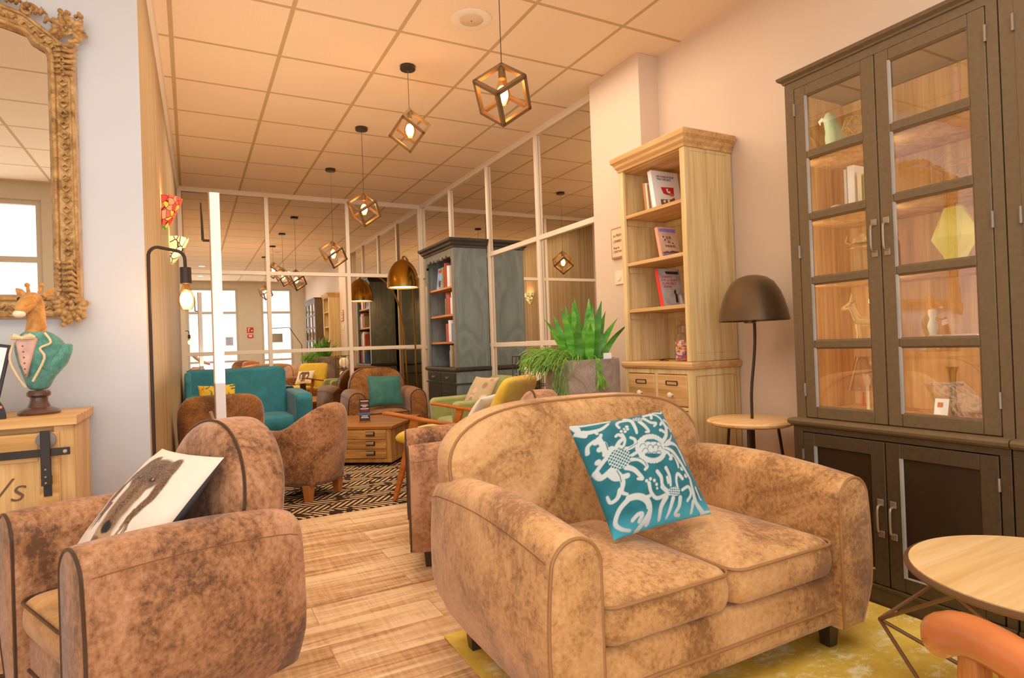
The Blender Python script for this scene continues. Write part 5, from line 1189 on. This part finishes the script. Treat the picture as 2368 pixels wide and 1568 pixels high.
M_rh = plain('mistletoe_cactus_green', '#6f9c34', .5, var=.25, scale=30)
rp = thing('trailing_plant', 'fine stringy green trailing cactus spilling over the left rim of the planter', 'plant', (cx - .17, cy - .1, .93))
mb = MB()
def strand(mb, p, d, L_, droop, r=.0019):
    pts = []; v = Vector(d).normalized(); q = Vector(p); n = 7
    for i in range(n): pts.append(q.copy()); q = q + v * (L_ / n); v = (v + Vector((0, 0, -droop)) + Vector((rs.uniform(-.1, .1), rs.uniform(-.1, .1), 0))).normalized()
    mb.tube(pts, r, 4, cap=False); return pts
for k in range(480):
    a = rs.gauss(PI * .95, PI * .13); r0 = rs.uniform(.08, .235); p = (cx + r0 * math.cos(a), cy + r0 * math.sin(a), .935 + rs.uniform(0, .05))
    pts = strand(mb, p, (math.cos(a) * 1.0, math.sin(a) * 1.0, rs.uniform(.3, 1.3)), rs.uniform(.12, .30), rs.uniform(.25, .5))
    if k % 2: strand(mb, pts[4], (rs.uniform(-1, 1), rs.uniform(-1, 1), -.3), rs.uniform(.04, .09), .3)
for k in range(26):
    a = -1.75 + rs.uniform(-.06, .06); p = (cx + .235 * math.cos(a), cy + .235 * math.sin(a), .97)
    pts = strand(mb, p, (math.cos(a) * .3, math.sin(a) * .3, -.6), .13, .4)
    for j in range(3): strand(mb, pts[5], (rs.uniform(-.6, .6), rs.uniform(-.6, .1), -.9), rs.uniform(.06, .13), .15)
for k in range(60):
    a = PI * 1.13 + rs.uniform(-.2, .2); p = (cx + .245 * math.cos(a), cy + .245 * math.sin(a), .93 - rs.uniform(0, .2)); strand(mb, p, (math.cos(a) * .5 + rs.uniform(-.5, .5), math.sin(a) * .5, -.7), rs.uniform(.06, .12), .3)
tag(mb.build('stems', M_rh, rp), kind='stuff')
# ------------------------------------------------------------------ left side: mirror, sideboard, bust
M_gilt = suede('antique_gilt', '#dcb478', '#bb8a4a', '#6e4a24', 22, .35, .12); 
for n_ in M_gilt.node_tree.nodes:
    if n_.type == 'BSDF_PRINCIPLED': n_.inputs['Metallic'].default_value = .45
t = thing('ornate_wall_mirror', 'large carved gilt framed mirror on the white wall above the sideboard', 'mirror', (-.9, 2.97, 1.85))
xr, xl, z0, z1 = -.465, -1.335, 1.335, 2.335      # inner opening
zm = 2.42
def opening(off):
    pts = [(xl - off, z0 - off), (xr + off, z0 - off), (xr + off, z1 - .05)]
    pts += [(xr + off - .02 * k / 3 - (.03 if k > 1 else 0), z1 - .05 + (.05 + off * .3) * math.sin(k / 3 * PI / 2)) for k in range(1, 4)]
    xs = np.linspace(xr - .07, xl + .07, 20); xc = (xl + xr) / 2
    pts += [(x, z1 + off * .9 + (zm - z1) * (math.cos((x - xc) / ((xr - xl) / 2) * PI / 2) ** .75 if abs(x - xc) < (xr - xl) / 2 else 0)) for x in xs]
    pts += [(-2 * .9 - x + 0, z) for x, z in reversed(pts[2:6])]
    return pts
op = opening(0)
MB().rings([[(x, 2.975, z) for x, z in op]], cap0=False).build('mirror_glass', M_mirror, t, smooth=False)
def loop(off, y, r, name, seg=8, flat=None):
    MB().tube([(x, y, z) for x, z in opening(off)], r, seg, closed=True).build(name, M_gilt, t, angle=70)
MB().rings([[(x, 2.972, z) for x, z in opening(-.006)], [(x, 2.955, z) for x, z in opening(.004)], [(x, 2.955, z) for x, z in opening(.05)], [(x, 2.950, z) for x, z in opening(.085)], [(x, 2.986, z) for x, z in opening(.09)]], cap0=False, cap1=False).build('frame_moulding', M_gilt, t, angle=30)
loop(.014, 2.952, .010, 'inner_gilt_bead'); loop(.078, 2.948, .008, 'outer_gilt_bead')
# carved relief along the frame
rs = random.Random(11); mb = MB(); pts = opening(.046); tot = []
for i in range(len(pts)):
    a, b = Vector(pts[i]), Vector(pts[(i + 1) % len(pts)]); n = max(1, int((b - a).length / .021))
    for k in range(n): tot.append(a.lerp(b, k / n))
for i, p in enumerate(tot):
    x, z = p; s = 1 if i % 2 else -1
    mb.tube([(x - .012, 2.952, z + s * .010), (x, 2.945, z - s * .004), (x + .012, 2.952, z + s * .010), (x + .016, 2.953, z)], [.004, .006, .005, .002], 6)
    if i % 3 == 0: mb.sphere((x, 2.948, z), .0065, 8, 6)
mb.build('carved_relief', M_gilt, t, angle=80)
def scroll(mb, c, r, a0, turns, s, w=.012):
    p = []
    for k in range(26):
        q = k / 25; a = a0 + s * q * turns * 2 * PI; rr = r * (1 - q * .82); p.append((c[0] + rr * math.cos(a), c[1] - .01 * q, c[2] + rr * math.sin(a)))
    mb.tube(p, [w * (1 - .55 * k / 25) for k in range(26)], 8)
def corner(cx, cz, sx, sz, name):
    mb = MB(); y = 2.945
    scroll(mb, (cx, y, cz), .045, -PI / 2 if sz > 0 else PI / 2, 1.3, sx * sz, .012)
    for k in range(11):
        a = (.15 + k * .145) * PI; r = .062 + (k % 2) * .012
        ca, sa = math.cos(a - PI * .35) * sx, math.sin(a - PI * .35) * sz; r *= .78
        mb.tube([(cx + ca * .02, y + .006, cz + sa * .02), (cx + ca * r * .7, y - .012, cz + sa * r * .7), (cx + ca * r * .95, y - .006, cz + sa * r * .95), (cx + ca * r * 1.08, y + .005, cz + sa * r * 1.08)], [.008, .014, .012, .006], 8)
    for k in range(30): mb.sphere((cx + sx * rs.uniform(-.03, .045), y - rs.uniform(0, .014), cz + sz * rs.uniform(-.02, .075)), rs.uniform(.006, .012), 8, 6)
    for k in range(6):   # trailing acanthus down the side
        zz = cz - sz * (.06 + k * .022); mb.tube([(cx - sx * .022, y, zz), (cx + sx * .008, y - .012, zz - sz * .006), (cx + sx * (.034 - k * .003), y, zz + sz * .012)], [.006, .011, .003], 8)
        mb.tube([(cx - sx * .03, y, zz), (cx - sx * .05, y - .008, zz - sz * .01)], [.009, .003], 8)
    mb.build(name, M_gilt, t, angle=80)
corner(-.395, 2.40, 1, 1, 'corner_ornament'); corner(-.415, 1.295, 1, -1, 'corner_ornament'); corner(-1.415, 2.40, -1, 1, 'corner_ornament'); corner(-1.395, 1.275, -1, -1, 'corner_ornament')
mb = MB()
for k in range(60):
    q = k / 59; x = -.46 - q * .88; z = 2.42 + .10 * math.sin(q * PI) + rs.uniform(-.012, .022); mb.tube([(x - .012, 2.948, z), (x, 2.93, z + .015), (x + .014, 2.945, z + .004)], [.006, .013, .004], 8)
scroll(mb, (-.52, 2.94, 2.45), .03, 0, 1.2, 1, .009); scroll(mb, (-.62, 2.94, 2.50), .03, PI, 1.2, -1, .009)
mb.build('crest', M_gilt, t, angle=80)

# sideboard
O_h = wood('mango_wood_top', '#d8a766', '#c08a48', '#9a6a30', 0, 1.2, .45); O_v = wood('mango_wood_door', '#dcb478', '#c9995a', '#a97a3e', 2, 1.2, .5)
t = thing('sideboard', 'rustic light wood sideboard with black sliding barn door hardware', 'sideboard', (-1.0, 2.74, 0))
sx0, sx1, sy0, sy1 = -1.75, -.352, 2.56, 2.965
part(MB().box(sx0, sx1, sy0, sy1, .855, .889), 'top', O_h, t, bev=.003)
part(MB().box(sx1 - .07, sx1 - .012, sy0 + .02, sy0 + .045, .06, .855).box(sx1 - .045, sx1 - .012, sy0 + .045, sy1 - .01, .06, .855).box(sx0 + .012, sx0 + .07, sy0 + .02, sy1 - .01, .06, .855).box(sx0 + .02, sx1 - .02, sy1 - .03, sy1 - .01, .06, .855), 'carcass', O_v, t, bev=.002)
part(MB().box(sx0 + .02, sx1 - .05, sy0 + .045, sy1 - .03, .04, .10), 'bottom_rail', O_h, t); part(MB().box(sx0 + .02, sx1 - .05, sy0 + .045, sy1 - .03, .80, .853), 'top_rail', O_h, t)
for x in (sx0 + .05, sx1 - .05):
    for y in (sy0 + .06, sy1 - .06): part(MB().box(x - .025, x + .025, y - .025, y + .025, 0, .06), 'foot', O_v, t)
d = sub(part(MB().box(-.86, -.405, sy0 + .005, sy0 + .022, .09, .835), 'sliding_door', O_v, t, bev=.002))
MB().box(-.86, -.462, sy0, sy0 + .005, .74, .835).box(-.86, -.462, sy0, sy0 + .005, .09, .17).box(-.462, -.408, sy0, sy0 + .005, .09, .835).box(-.86, -.80, sy0, sy0 + .005, .17, .74).build('door_frame', O_h, d, bev=.002)
d2 = sub(part(MB().box(-1.62, -.90, sy0 + .024, sy0 + .04, .09, .835), 'rear_door', O_v, t, bev=.002))
rl = sub(part(MB().box(-1.70, -.372, sy0 - .02, sy0 - .012, .757, .783), 'track_rail', M_iron, t, bev=.001))
for x in (-.385, -.6, -1.0): MB().lathe([(.007, 0), (.006, -.004), (0, -.005)], (x, sy0 - .02, .77), 12, axis='y').xf(Matrix.Identity(4)).build('bolt', M_pull, rl)
h = sub(part(MB().box(-.452, -.425, sy0 - .03, sy0 - .022, .66, .845).box(-.452, -.425, sy0 - .022, sy0, .66, .69).box(-.45, -.427, sy0 - .005, sy0 + .0, .62, .75), 'hanger_strap', M_iron, t, bev=.001))
MB().lathe([(.028, 0), (.028, -.012), (.02, -.014), (0, -.014)], (-.4385, sy0 - .004, .812), 24, axis='y').build('roller', plain('grey_roller', '#77726c', .4, .6), h)
for z in (.68, .70, .725): MB().sphere((-.4385, sy0 - .031, z - .01), .004, 8, 6).build('bolt', M_pull, h)
text_mesh('NEWs', .115, frame_from((-.503, sy0 + .0035, .615), (1, 0, 0), (0, 0, 1)), plain('stencil_brown', '#5a3d26', .6), 'stencil_lettering', t, shear=.3, align='RIGHT', thin=.0015)

# giraffe bust
gx, gy, gz = -.484, 2.72, .889
G_gold = suede('glazed_giraffe_gold', '#dba048', '#bb7a30', '#7c4420', 24, .3, .15); M_jack = suede('bronze_green_jacket', '#6aa08a', '#3f7c6c', '#2a5548', 16, .3, .15); M_vest = plain('rose_waistcoat', '#c99a86', .4, var=.12, scale=30); M_edge = plain('cream_piping_glaze', '#d8c08e', .35)
t = thing('giraffe_bust', 'giraffe bust wearing a green jacket and bow tie on the sideboard', 'statue', (gx, gy, gz))
MB().lathe([(.062, 0), (.064, .008), (.058, .016), (.035, .026), (.027, .045), (.026, .06), (.036, .068), (.036, .078), (.03, .086)], (gx, gy, gz), 32).build('pedestal', plain('dark_glazed_pedestal', '#4a2f22', .25, var=.2, coat=.4), t)
def ell(c, rx, ry, n=20, rot=0): return [(c[0] + rx * math.cos(a), c[1] + ry * math.sin(a), c[2] + rx * math.cos(a) * rot) for a in [2 * PI * k / n for k in range(n)]]
R = [ell((gx + o_, gy, gz + z), rx, ry) for z, rx, ry, o_ in ((.084, .030, .026, 0), (.11, .038, .032, .002), (.15, .055, .044, .006), (.20, .070, .054, .008), (.235, .078, .058, .010), (.262, .072, .052, .008), (.29, .048, .040, .0), (.30, .030, .030, -.004))]
MB().rings(R).build('jacket', M_jack, t, sub=1, angle=80)
MB().tube([(gx + .02, gy - .004, gz + .14), (gx + .06, gy - .006, gz + .20), (gx + .088, gy - .008, gz + .236), (gx + .104, gy - .008, gz + .246)], [.03, .036, .022, .004], 12).build('shoulder', M_jack, t, angle=80)
MB().prism([(gx - .052, gz + .265), (gx - .022, gz + .29), (gx + .012, gz + .27), (gx - .006, gz + .2), (gx - .024, gz + .13), (gx - .042, gz + .19)], gy - .062, gy - .03, 'xz').build('waistcoat', M_vest, t, bev=.008, bseg=3)
for p in (([(gx + .03, gy - .048, gz + .29), (gx + .048, gy - .056, gz + .255), (gx + .018, gy - .062, gz + .235), (gx + .030, gy - .064, gz + .20), (gx - .006, gy - .056, gz + .12)]), ([(gx - .058, gy - .042, gz + .26), (gx - .07, gy - .044, gz + .20), (gx - .05, gy - .044, gz + .14), (gx - .03, gy - .036, gz + .10)])):
    MB().tube(catmull(p, 4), .0042, 8).build('lapel_piping', M_edge, t)
mb = MB()
for s in (-1, 1): mb.tube([(gx - .03, gy - .066, gz + .272), (gx - .03 + s * .022, gy - .064, gz + .278), (gx - .03 + s * .034, gy - .06, gz + .274)], [.005, .012, .006], 8)
mb.sphere((gx - .03, gy - .068, gz + .272), .007, 8, 6); mb.build('bow_tie', M_edge, t)
for z in (.245, .225, .205, .185, .165, .145): MB().sphere((gx - .024 - (z - .145) * .06, gy - .0635, gz + z), .0028, 8, 6).build('button', M_brnc, t)
MB().tube([(gx - .004, gy, gz + .28), (gx + .0, gy, gz + .33), (gx - .002, gy - .003, gz + .375), (gx - .004, gy - .006, gz + .405), (gx - .004, gy - .004, gz + .428)], [(.036, .034), (.028, .028), (.026, .028), (.027, .028), (.012, .014)], 18).build('neck', G_gold, t, angle=80)
MB().tube([(gx + .008, gy + .012, gz + .415), (gx - .006, gy - .006, gz + .413), (gx - .022, gy - .03, gz + .396), (gx - .034, gy - .05, gz + .372), (gx - .038, gy - .060, gz + .358)], [(.018, .018), (.034, .034), (.027, .029), (.020, .021), (.012, .014)], 18).build('head', G_gold, t, sub=1, angle=80)
MB().sphere((gx - .038, gy - .058, gz + .357), (.019, .016, .013), 14, 10).build('muzzle', P_knob, t)
for s in (-1, 1):
    MB().tube([(gx - .006 + s * .015, gy - .0, gz + .436), (gx - .004 + s * .02, gy + .002, gz + .462)], [.006, .005], 8).sphere((gx - .004 + s * .0205, gy + .002, gz + .464), .0085, 10, 8).build('horn', G_gold, t)
    MB().tube([(gx - .004 + s * .026, gy + .004, gz + .428), (gx - .002 + s * .045, gy + .002, gz + .44), (gx + .0 + s * .056, gy + .0, gz + .452)], [(.005, .008), (.004, .013), (.002, .003)], 10).build('ear', G_gold, t)
    MB().sphere((gx - .018 + s * .025, gy - .026, gz + .412), (.007, .006, .007), 10, 8).build('eye', plain('black_glaze', '#1a1210', .1), t)
# framed print and black disc stand at the left edge
t = thing('framed_card', 'black framed printed card leaning at the left picture edge on the sideboard', 'picture', (-.63, 2.68, .889))
Mx = Matrix.Translation((-.685, 2.70, .935)) @ Matrix.Rotation(math.radians(10), 4, 'Y') @ Matrix.Rotation(math.radians(-8), 4, 'X')
MB().box(-.09, .09, -.006, .006, 0, .225).xf(Mx).build('frame', M_blk, t, bev=.002)
MB().box(-.08, .08, -.0085, -.006, .012, .213).xf(Mx).build('print', M_bw, t); MB().box(-.08, .056, -.010, -.0085, .03, .17).xf(Mx).build('printed_panel', plain('wine_print', '#6a2430', .4), t)
MB().box(-.1, .08, -.0, .03, -.045, .0).xf(Matrix.Translation((-.70, 2.70, .935))).build('easel_foot', M_blk, t, bev=.002)
t = thing('disc_stand', 'glossy black half disc holder with an orange band on the sideboard edge', 'holder', (-.66, 2.62, .889))
mb = MB(); mb.prism([(-.612 + .058 * math.cos(a), .8895 + .085 * math.sin(a)) for a in np.linspace(0, PI, 24)], 2.60, 2.612, 'xz'); mb.build('half_disc', plain('glossy_black', '#171310', .4), t)
MB().box(-.61, -.562, 2.598, 2.60, .925, .934).build('orange_band', M_or, t)

# ------------------------------------------------------------------ coffee table chest
W_t = wood('acacia_top', '#b8743a', '#9a5a28', '#74401a', 0, 1.1, .3, coat=.3); W_f = wood('acacia_drawer', '#cf9a56', '#a8743a', '#7c4c22', 0, 1.3, .4); W_s = wood('acacia_side', '#c08c4c', '#94642e', '#64401c', 2, 1.3, .4)
ang = math.atan2(.60, -.80) - PI      # x axis along the drawer front
t = thing('coffee_table_chest', 'low solid wood coffee table with three long drawers per front', 'coffee table', (1.60, 5.38, 0), ang, local=True)
# local: front-right corner at origin, front along -x, depth +y
Wd, Dd, Hh = .95, .86, .365
MB().box(-Wd, 0, 0, Dd, Hh - .03, Hh).build('top', W_t, t, bev=.004)
MB().box(-Wd + .015, -.015, .012, Dd - .012, .03, Hh - .03).build('carcass', W_s, t, bev=.003)
MB().box(-Wd + .012, -.012, .006, Dd - .006, .03, .06).build('plinth', W_s, t, bev=.003)
for k in range(3):
    z = .068 + k * .088
    d = MB().box(-Wd + .05, -.065, .0, .02, z, z + .082).build('drawer', W_f, t, bev=.003)
    for xx in (-.21, -.72):
        MB().rings([[(xx + a * .036, -.001 - dp, z + .054 - zz) for a in np.linspace(-1, 1, 9)] for dp, zz in ((0, -.012), (.014, -.010), (.020, .0), (.018, .012), (.014, .016))], closed=False, cap0=False, cap1=False).build('cup_handle', M_pull, d)
        MB().box(xx - .043, xx + .043, -.003, .0, z + .028, z + .070).build('handle_plate', M_iron, d)
for x in (-.06, -Wd + .06):
    for y in (.06, Dd - .06): MB().lathe([(.02, 0), (.022, .015), (.012, .03)], (x, y, 0), 12).build('castor', M_iron, t)
t = thing('menu_holder', 'clear upright menu stand with dark printed card on the coffee table', 'menu stand', (1.47, 5.83, .366), math.radians(-25), local=True)
MB().box(-.055, .055, -.03, .03, 0, .012).build('foot', G_jar, t)
c = MB().box(-.05, .05, -.003, .003, .012, .225).build('card', plain('dark_menu_card', '#3a3230', .3), t)
for z, w_, col in ((.205, .038, 'w'), (.185, .03, 'r'), (.165, .034, 'w'), (.150, .02, 'w'), (.13, .04, 'w'), (.112, .03, 'r'), (.06, .028, 'w'), (.045, .036, 'w')): MB().box(-w_, w_, -.0045, -.003, z - .004, z + .003).build('printed_line', M_bw if col == 'w' else M_red, t)
MB().box(-.05, .05, -.0042, -.003, .065, .095).build('printed_band', plain('menu_blue', '#4b5d86', .4), t)

# wire coffee table at right
t = thing('round_coffee_table', 'round pale wood coffee table on angular bronze wire legs', 'coffee table', (1.88, .70, 0))
M_rod = plain('bronze_rod', '#7a5c40', .35, .7)
MB().lathe([(0, .438), (.303, .438), (.308, .442), (.308, .450), (0, .452)], (1.88, .70, 0), 64).build('table_top', wood('pale_oak_top', '#dab684', '#cfa66c', '#bd9055', 0, 1.0, .4), t)
MB().tube([(1.88 + .312 * math.cos(a), .70 + .312 * math.sin(a), .440) for a in np.linspace(0, 2 * PI, 65)[:-1]], .0085, 8, closed=True).build('rim', M_rod, t)
for k in range(3):
    a = math.radians(104 + k * 120); mid = (1.88 + .40 * math.cos(a), .70 + .40 * math.sin(a), .215)
    for s in (-1, 1):
        b = a + s * PI / 3; MB().tube([mid, (1.88 + .305 * math.cos(b), .70 + .305 * math.sin(b), .435)], .0055, 8).build('upper_rod', M_rod, t)
        MB().tube([mid, (1.88 + .26 * math.cos(b), .70 + .26 * math.sin(b), .005)], .0055, 8).build('lower_rod', M_rod, t)

# rugs
def rugmat(name, fn):
    m, nt, o = newmat(name); b = principled(nt, o, .95, 0, .1); fn(nt, b); return m
def yel(nt, b):
    mp = coords(nt); n = N(nt, 'ShaderNodeTexNoise'); n.inputs['Scale'].default_value = 3.2; n.inputs['Detail'].default_value = 9; n.inputs['Roughness'].default_value = .72; nt.links.new(mp.outputs[0], n.inputs['Vector'])
    n2 = N(nt, 'ShaderNodeTexNoise'); n2.inputs['Scale'].default_value = 4.5; n2.inputs['Detail'].default_value = 8; n2.inputs['Roughness'].default_value = .85; mp2 = coords(nt, scale=(1, 1.6, 1), loc=(3, 1, 0)); nt.links.new(mp2.outputs[0], n2.inputs['Vector'])
    r = ramp(nt, [(.3, '#a38a30'), (.48, '#c9a03a'), (.62, '#d9b44c')]); nt.links.new(n.outputs['Fac'], r.inputs[0]); r2 = ramp(nt, [(.515, (0, 0, 0, 1)), (.60, (1, 1, 1, 1))]); nt.links.new(n2.outputs['Fac'], r2.inputs[0])
    mx = N(nt, 'ShaderNodeMix', data_type='RGBA'); mx.inputs[7].default_value = lin('#e4d4a4'); ml = N(nt, 'ShaderNodeMath', operation='MULTIPLY'); ml.inputs[1].default_value = .75; nt.links.new(r2.outputs[0], ml.inputs[0]); nt.links.new(ml.outputs[0], mx.inputs[0]); nt.links.new(r.outputs[0], mx.inputs[6]); nt.links.new(mx.outputs[2], b.inputs['Base Color'])
    n3 = N(nt, 'ShaderNodeTexNoise'); n3.inputs['Scale'].default_value = 260; nt.links.new(mp.outputs[0], n3.inputs['Vector']); bump(nt, b, n3.outputs['Fac'], .5, .004)
t = thing('area_rug', 'distressed mustard yellow rug under the tan sofa and round table', 'rug', (1.5, .8, 0))
MB().box(.80, 2.352, -.6, 2.125, .0008, .007).build('pile', rugmat('yellow_rug', yel), t, bev=.002)
def trib(nt, b):
    mp = coords(nt); s = N(nt, 'ShaderNodeSeparateXYZ'); nt.links.new(mp.outputs[0], s.inputs[0])
    def M_(op, a, b_=None, c=None):
        n = N(nt, 'ShaderNodeMath', operation=op)
        for i, v in enumerate((a, b_, c)):
            if v is None: continue
            if isinstance(v, (int, float)): n.inputs[i].default_value = v
            else: nt.links.new(v, n.inputs[i])
        return n.outputs[0]
    row = M_('DIVIDE', s.outputs[1], .15); k = M_('FLOOR', row); odd = M_('MODULO', M_('ABSOLUTE', k), 2)
    sgn = M_('MULTIPLY_ADD', odd, 2, -1); fy = M_('FRACT', row)
    d = M_('ADD', M_('DIVIDE', s.outputs[0], .052), M_('MULTIPLY', M_('MULTIPLY', fy, sgn), 2.2)); st = M_('LESS_THAN', M_('FRACT', d), .45)
    gap = M_('GREATER_THAN', fy, .12); n = N(nt, 'ShaderNodeTexNoise'); n.inputs['Scale'].default_value = 9; n.inputs['Detail'].default_value = 4; nt.links.new(mp.outputs[0], n.inputs['Vector']); worn = M_('GREATER_THAN', n.outputs['Fac'], .42)
    f = M_('MULTIPLY', M_('MULTIPLY', st, gap), worn)
    mx = N(nt, 'ShaderNodeMix', data_type='RGBA'); mx.inputs[6].default_value = lin('#2e2118'); mx.inputs[7].default_value = lin('#c9a274'); nt.links.new(f, mx.inputs[0]); nt.links.new(mx.outputs[2], b.inputs['Base Color'])
    n3 = N(nt, 'ShaderNodeTexNoise'); n3.inputs['Scale'].default_value = 200; nt.links.new(mp.outputs[0], n3.inputs['Vector']); bump(nt, b, n3.outputs['Fac'], .5, .005)
t = thing('area_rug', 'black and tan tribal stripe rug under the wooden coffee table', 'rug', (1.2, 5.4, 0))
MB().box(-.02, 1.96, 4.08, 6.56, .0008, .008).build('pile', rugmat('tribal_rug', trib), t, bev=.002)

# ------------------------------------------------------------------ front of the room, seen in the mirrors
t = thing('exit_sign', 'small red and white exit sign with a red box below between the front windows', 'sign', (1.41, -1.98, 1.69))
mb = MB().box(1.33, 1.49, RY + .001, RY + .012, 1.62, 1.76).build('panel', M_red, t)
MB().box(1.36, 1.38, RY + .012, RY + .014, 1.64, 1.74).box(1.36, 1.41, RY + .012, RY + .014, 1.725, 1.74).sphere((1.45, RY + .013, 1.67), .02, 10, 8).build('pictogram', M_bw, t)
MB().box(1.34, 1.48, RY + .001, RY + .03, 1.49, 1.57).build('call_box', M_red, t, bev=.003); MB().box(1.37, 1.45, RY + .03, RY + .033, 1.51, 1.55).build('call_label', M_bw, t)
t = thing('reading_lamp', 'black angled floor lamp with a taupe drum shade, seen in the back mirror', 'floor lamp', (2.55, -1.3, 0))
MB().tube([(2.62, -1.4, .02), (2.60, -1.4, 1.25), (2.30, -1.4, 1.72), (1.88, -1.4, 1.70)], .010, 8).build('arm', M_lam, t); MB().tube([(1.98, -1.4, 1.70), (1.98, -1.4, 1.52)], .003, 6).build('cord', M_cord, t)
MB().lathe([(.15, 0), (.15, .22)], (1.98, -1.4, 1.34), 32, cap=False).build('drum_shade', plain('taupe_fabric', '#8f8268', .8), t); MB().lathe([(.14, 0), (.14, .02), (.01, .03)], (2.62, -1.4, 0), 24).build('base', M_lam, t)
t = thing('notice_sheet', 'small printed notice stuck on a front window pane', 'notice', (.95, RY, 1.45))
MB().box(.82, 1.0, RY - .045, RY - .04, 1.30, 1.52).build('sheet', plain('pale_blue_notice', '#c6cce0', .6), t)
for k in range(5): MB().box(.85, .97 - (k % 2) * .03, RY - .040, RY - .038, 1.34 + k * .035, 1.348 + k * .035).build('printed_line', plain('notice_ink', '#5a64a0', .6), t)
t = thing('bar_stool', 'copper swivel stool by the front window, seen in the back mirror', 'stool', (.25, -1.2, 0))
MB().tube(catmull([(.05, -1.25, 1.12), (.12, -1.2, 1.02), (.25, -1.15, .92), (.42, -1.15, .86)], 4), [(.09, .02)] * 13, 12).build('seat_shell', plain('copper_shell', '#b07a54', .3, .7), t); MB().tube([(.25, -1.15, .02), (.25, -1.15, .86)], .02, 10).build('pole', M_iron, t); MB().lathe([(.2, 0), (.2, .015), (.02, .03)], (.25, -1.15, 0), 28).build('base', M_iron, t)
# ------------------------------------------------------------------ light
def light(name, kind, loc, power, color, size=.1, rot=(0, 0, 0), **k):
    l = bpy.data.lights.new(name, kind); l.energy = power; l.color = lin(color)[:3]
    if kind == 'AREA': l.shape = 'RECTANGLE'; l.size = k.get('sx', size); l.size_y = k.get('sy', size)
    elif kind in ('POINT', 'SPOT'): l.shadow_soft_size = size
    if kind == 'SPOT': l.spot_size = math.radians(k.get('ang', 100)); l.spot_blend = .8
    o = bpy.data.objects.new(name, l); C.objects.link(o); o.location = loc; o.rotation_euler = rot
    if k.get('soft'): o.visible_glossy = False; o.visible_camera = False
    return o
for k, (a, b) in enumerate(WIN):
    light('window_daylight', 'AREA', ((a + b) / 2, RY + .02, (WZ0 + WZ1) / 2), 20 * (b - a), '#f4f7ff', sx=b - a - .1, sy=WZ1 - WZ0 - .1, rot=(math.radians(90), 0, 0), soft=True)
for x, y, p in ((1.2, .3, 44), (-1.2, .8, 42), (1.3, 3.4, 52), (1.2, 6.0, 62)):
    light('ceiling_fill', 'AREA', (x, y, CZ - .03), p, '#fff9f0' if y < 1 else '#ffedd6', sx=2.2, sy=1.8, soft=True)
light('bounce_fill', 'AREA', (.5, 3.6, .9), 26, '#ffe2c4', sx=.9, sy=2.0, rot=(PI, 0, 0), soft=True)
for y, r in ((1.765, -30), (1.405, 0), (1.015, 30)):
    light('cabinet_strip', 'AREA', (2.435, y, 1.44), 2.7, '#fff0d6', sx=1.4, sy=.03, rot=(0, math.radians(-90), math.radians(r)), soft=True)  # fill lights added to brighten the cabinet inside, not fittings of the cabinet
w = bpy.data.worlds.new('world'); bpy.context.scene.world = w; w.use_nodes = True
bg = w.node_tree.nodes['Background']; bg.inputs[0].default_value = (.93, .96, 1, 1); bg.inputs[1].default_value = 2.0
sc = bpy.context.scene
sc.view_settings.view_transform = 'Standard'; sc.view_settings.look = 'None'; sc.view_settings.exposure = 0.10; sc.view_settings.gamma = 1.15
sc.cycles.use_denoising = True; sc.cycles.denoiser = 'OPENIMAGEDENOISE'
sc.cycles.max_bounces = 10; sc.cycles.diffuse_bounces = 4; sc.cycles.glossy_bounces = 6; sc.cycles.transparent_max_bounces = 16; sc.cycles.transmission_bounces = 6
sc.cycles.sample_clamp_indirect = 6; sc.cycles.blur_glossy = .5; sc.cycles.caustics_refractive = False
for o in bpy.data.objects:
    if o.parent is None and o.type == 'EMPTY':
        if o.name in ('club_sofa', 'leather_armchair', 'round_coffee_table', 'lounge_chair', 'coffee_table_chest', 'menu_holder', 'tub_chair', 'tub_chair.001', 'display_post'): o.location.z += .0085 + (.005 if o.name[0] == 'l' else 0)
    if o.type == 'MESH' and o.name in ('throw_pillow', 'throw_pillow.005'): o.location.z += .0078
for o in bpy.data.objects:
    if '_inv' in o: del o['_inv']
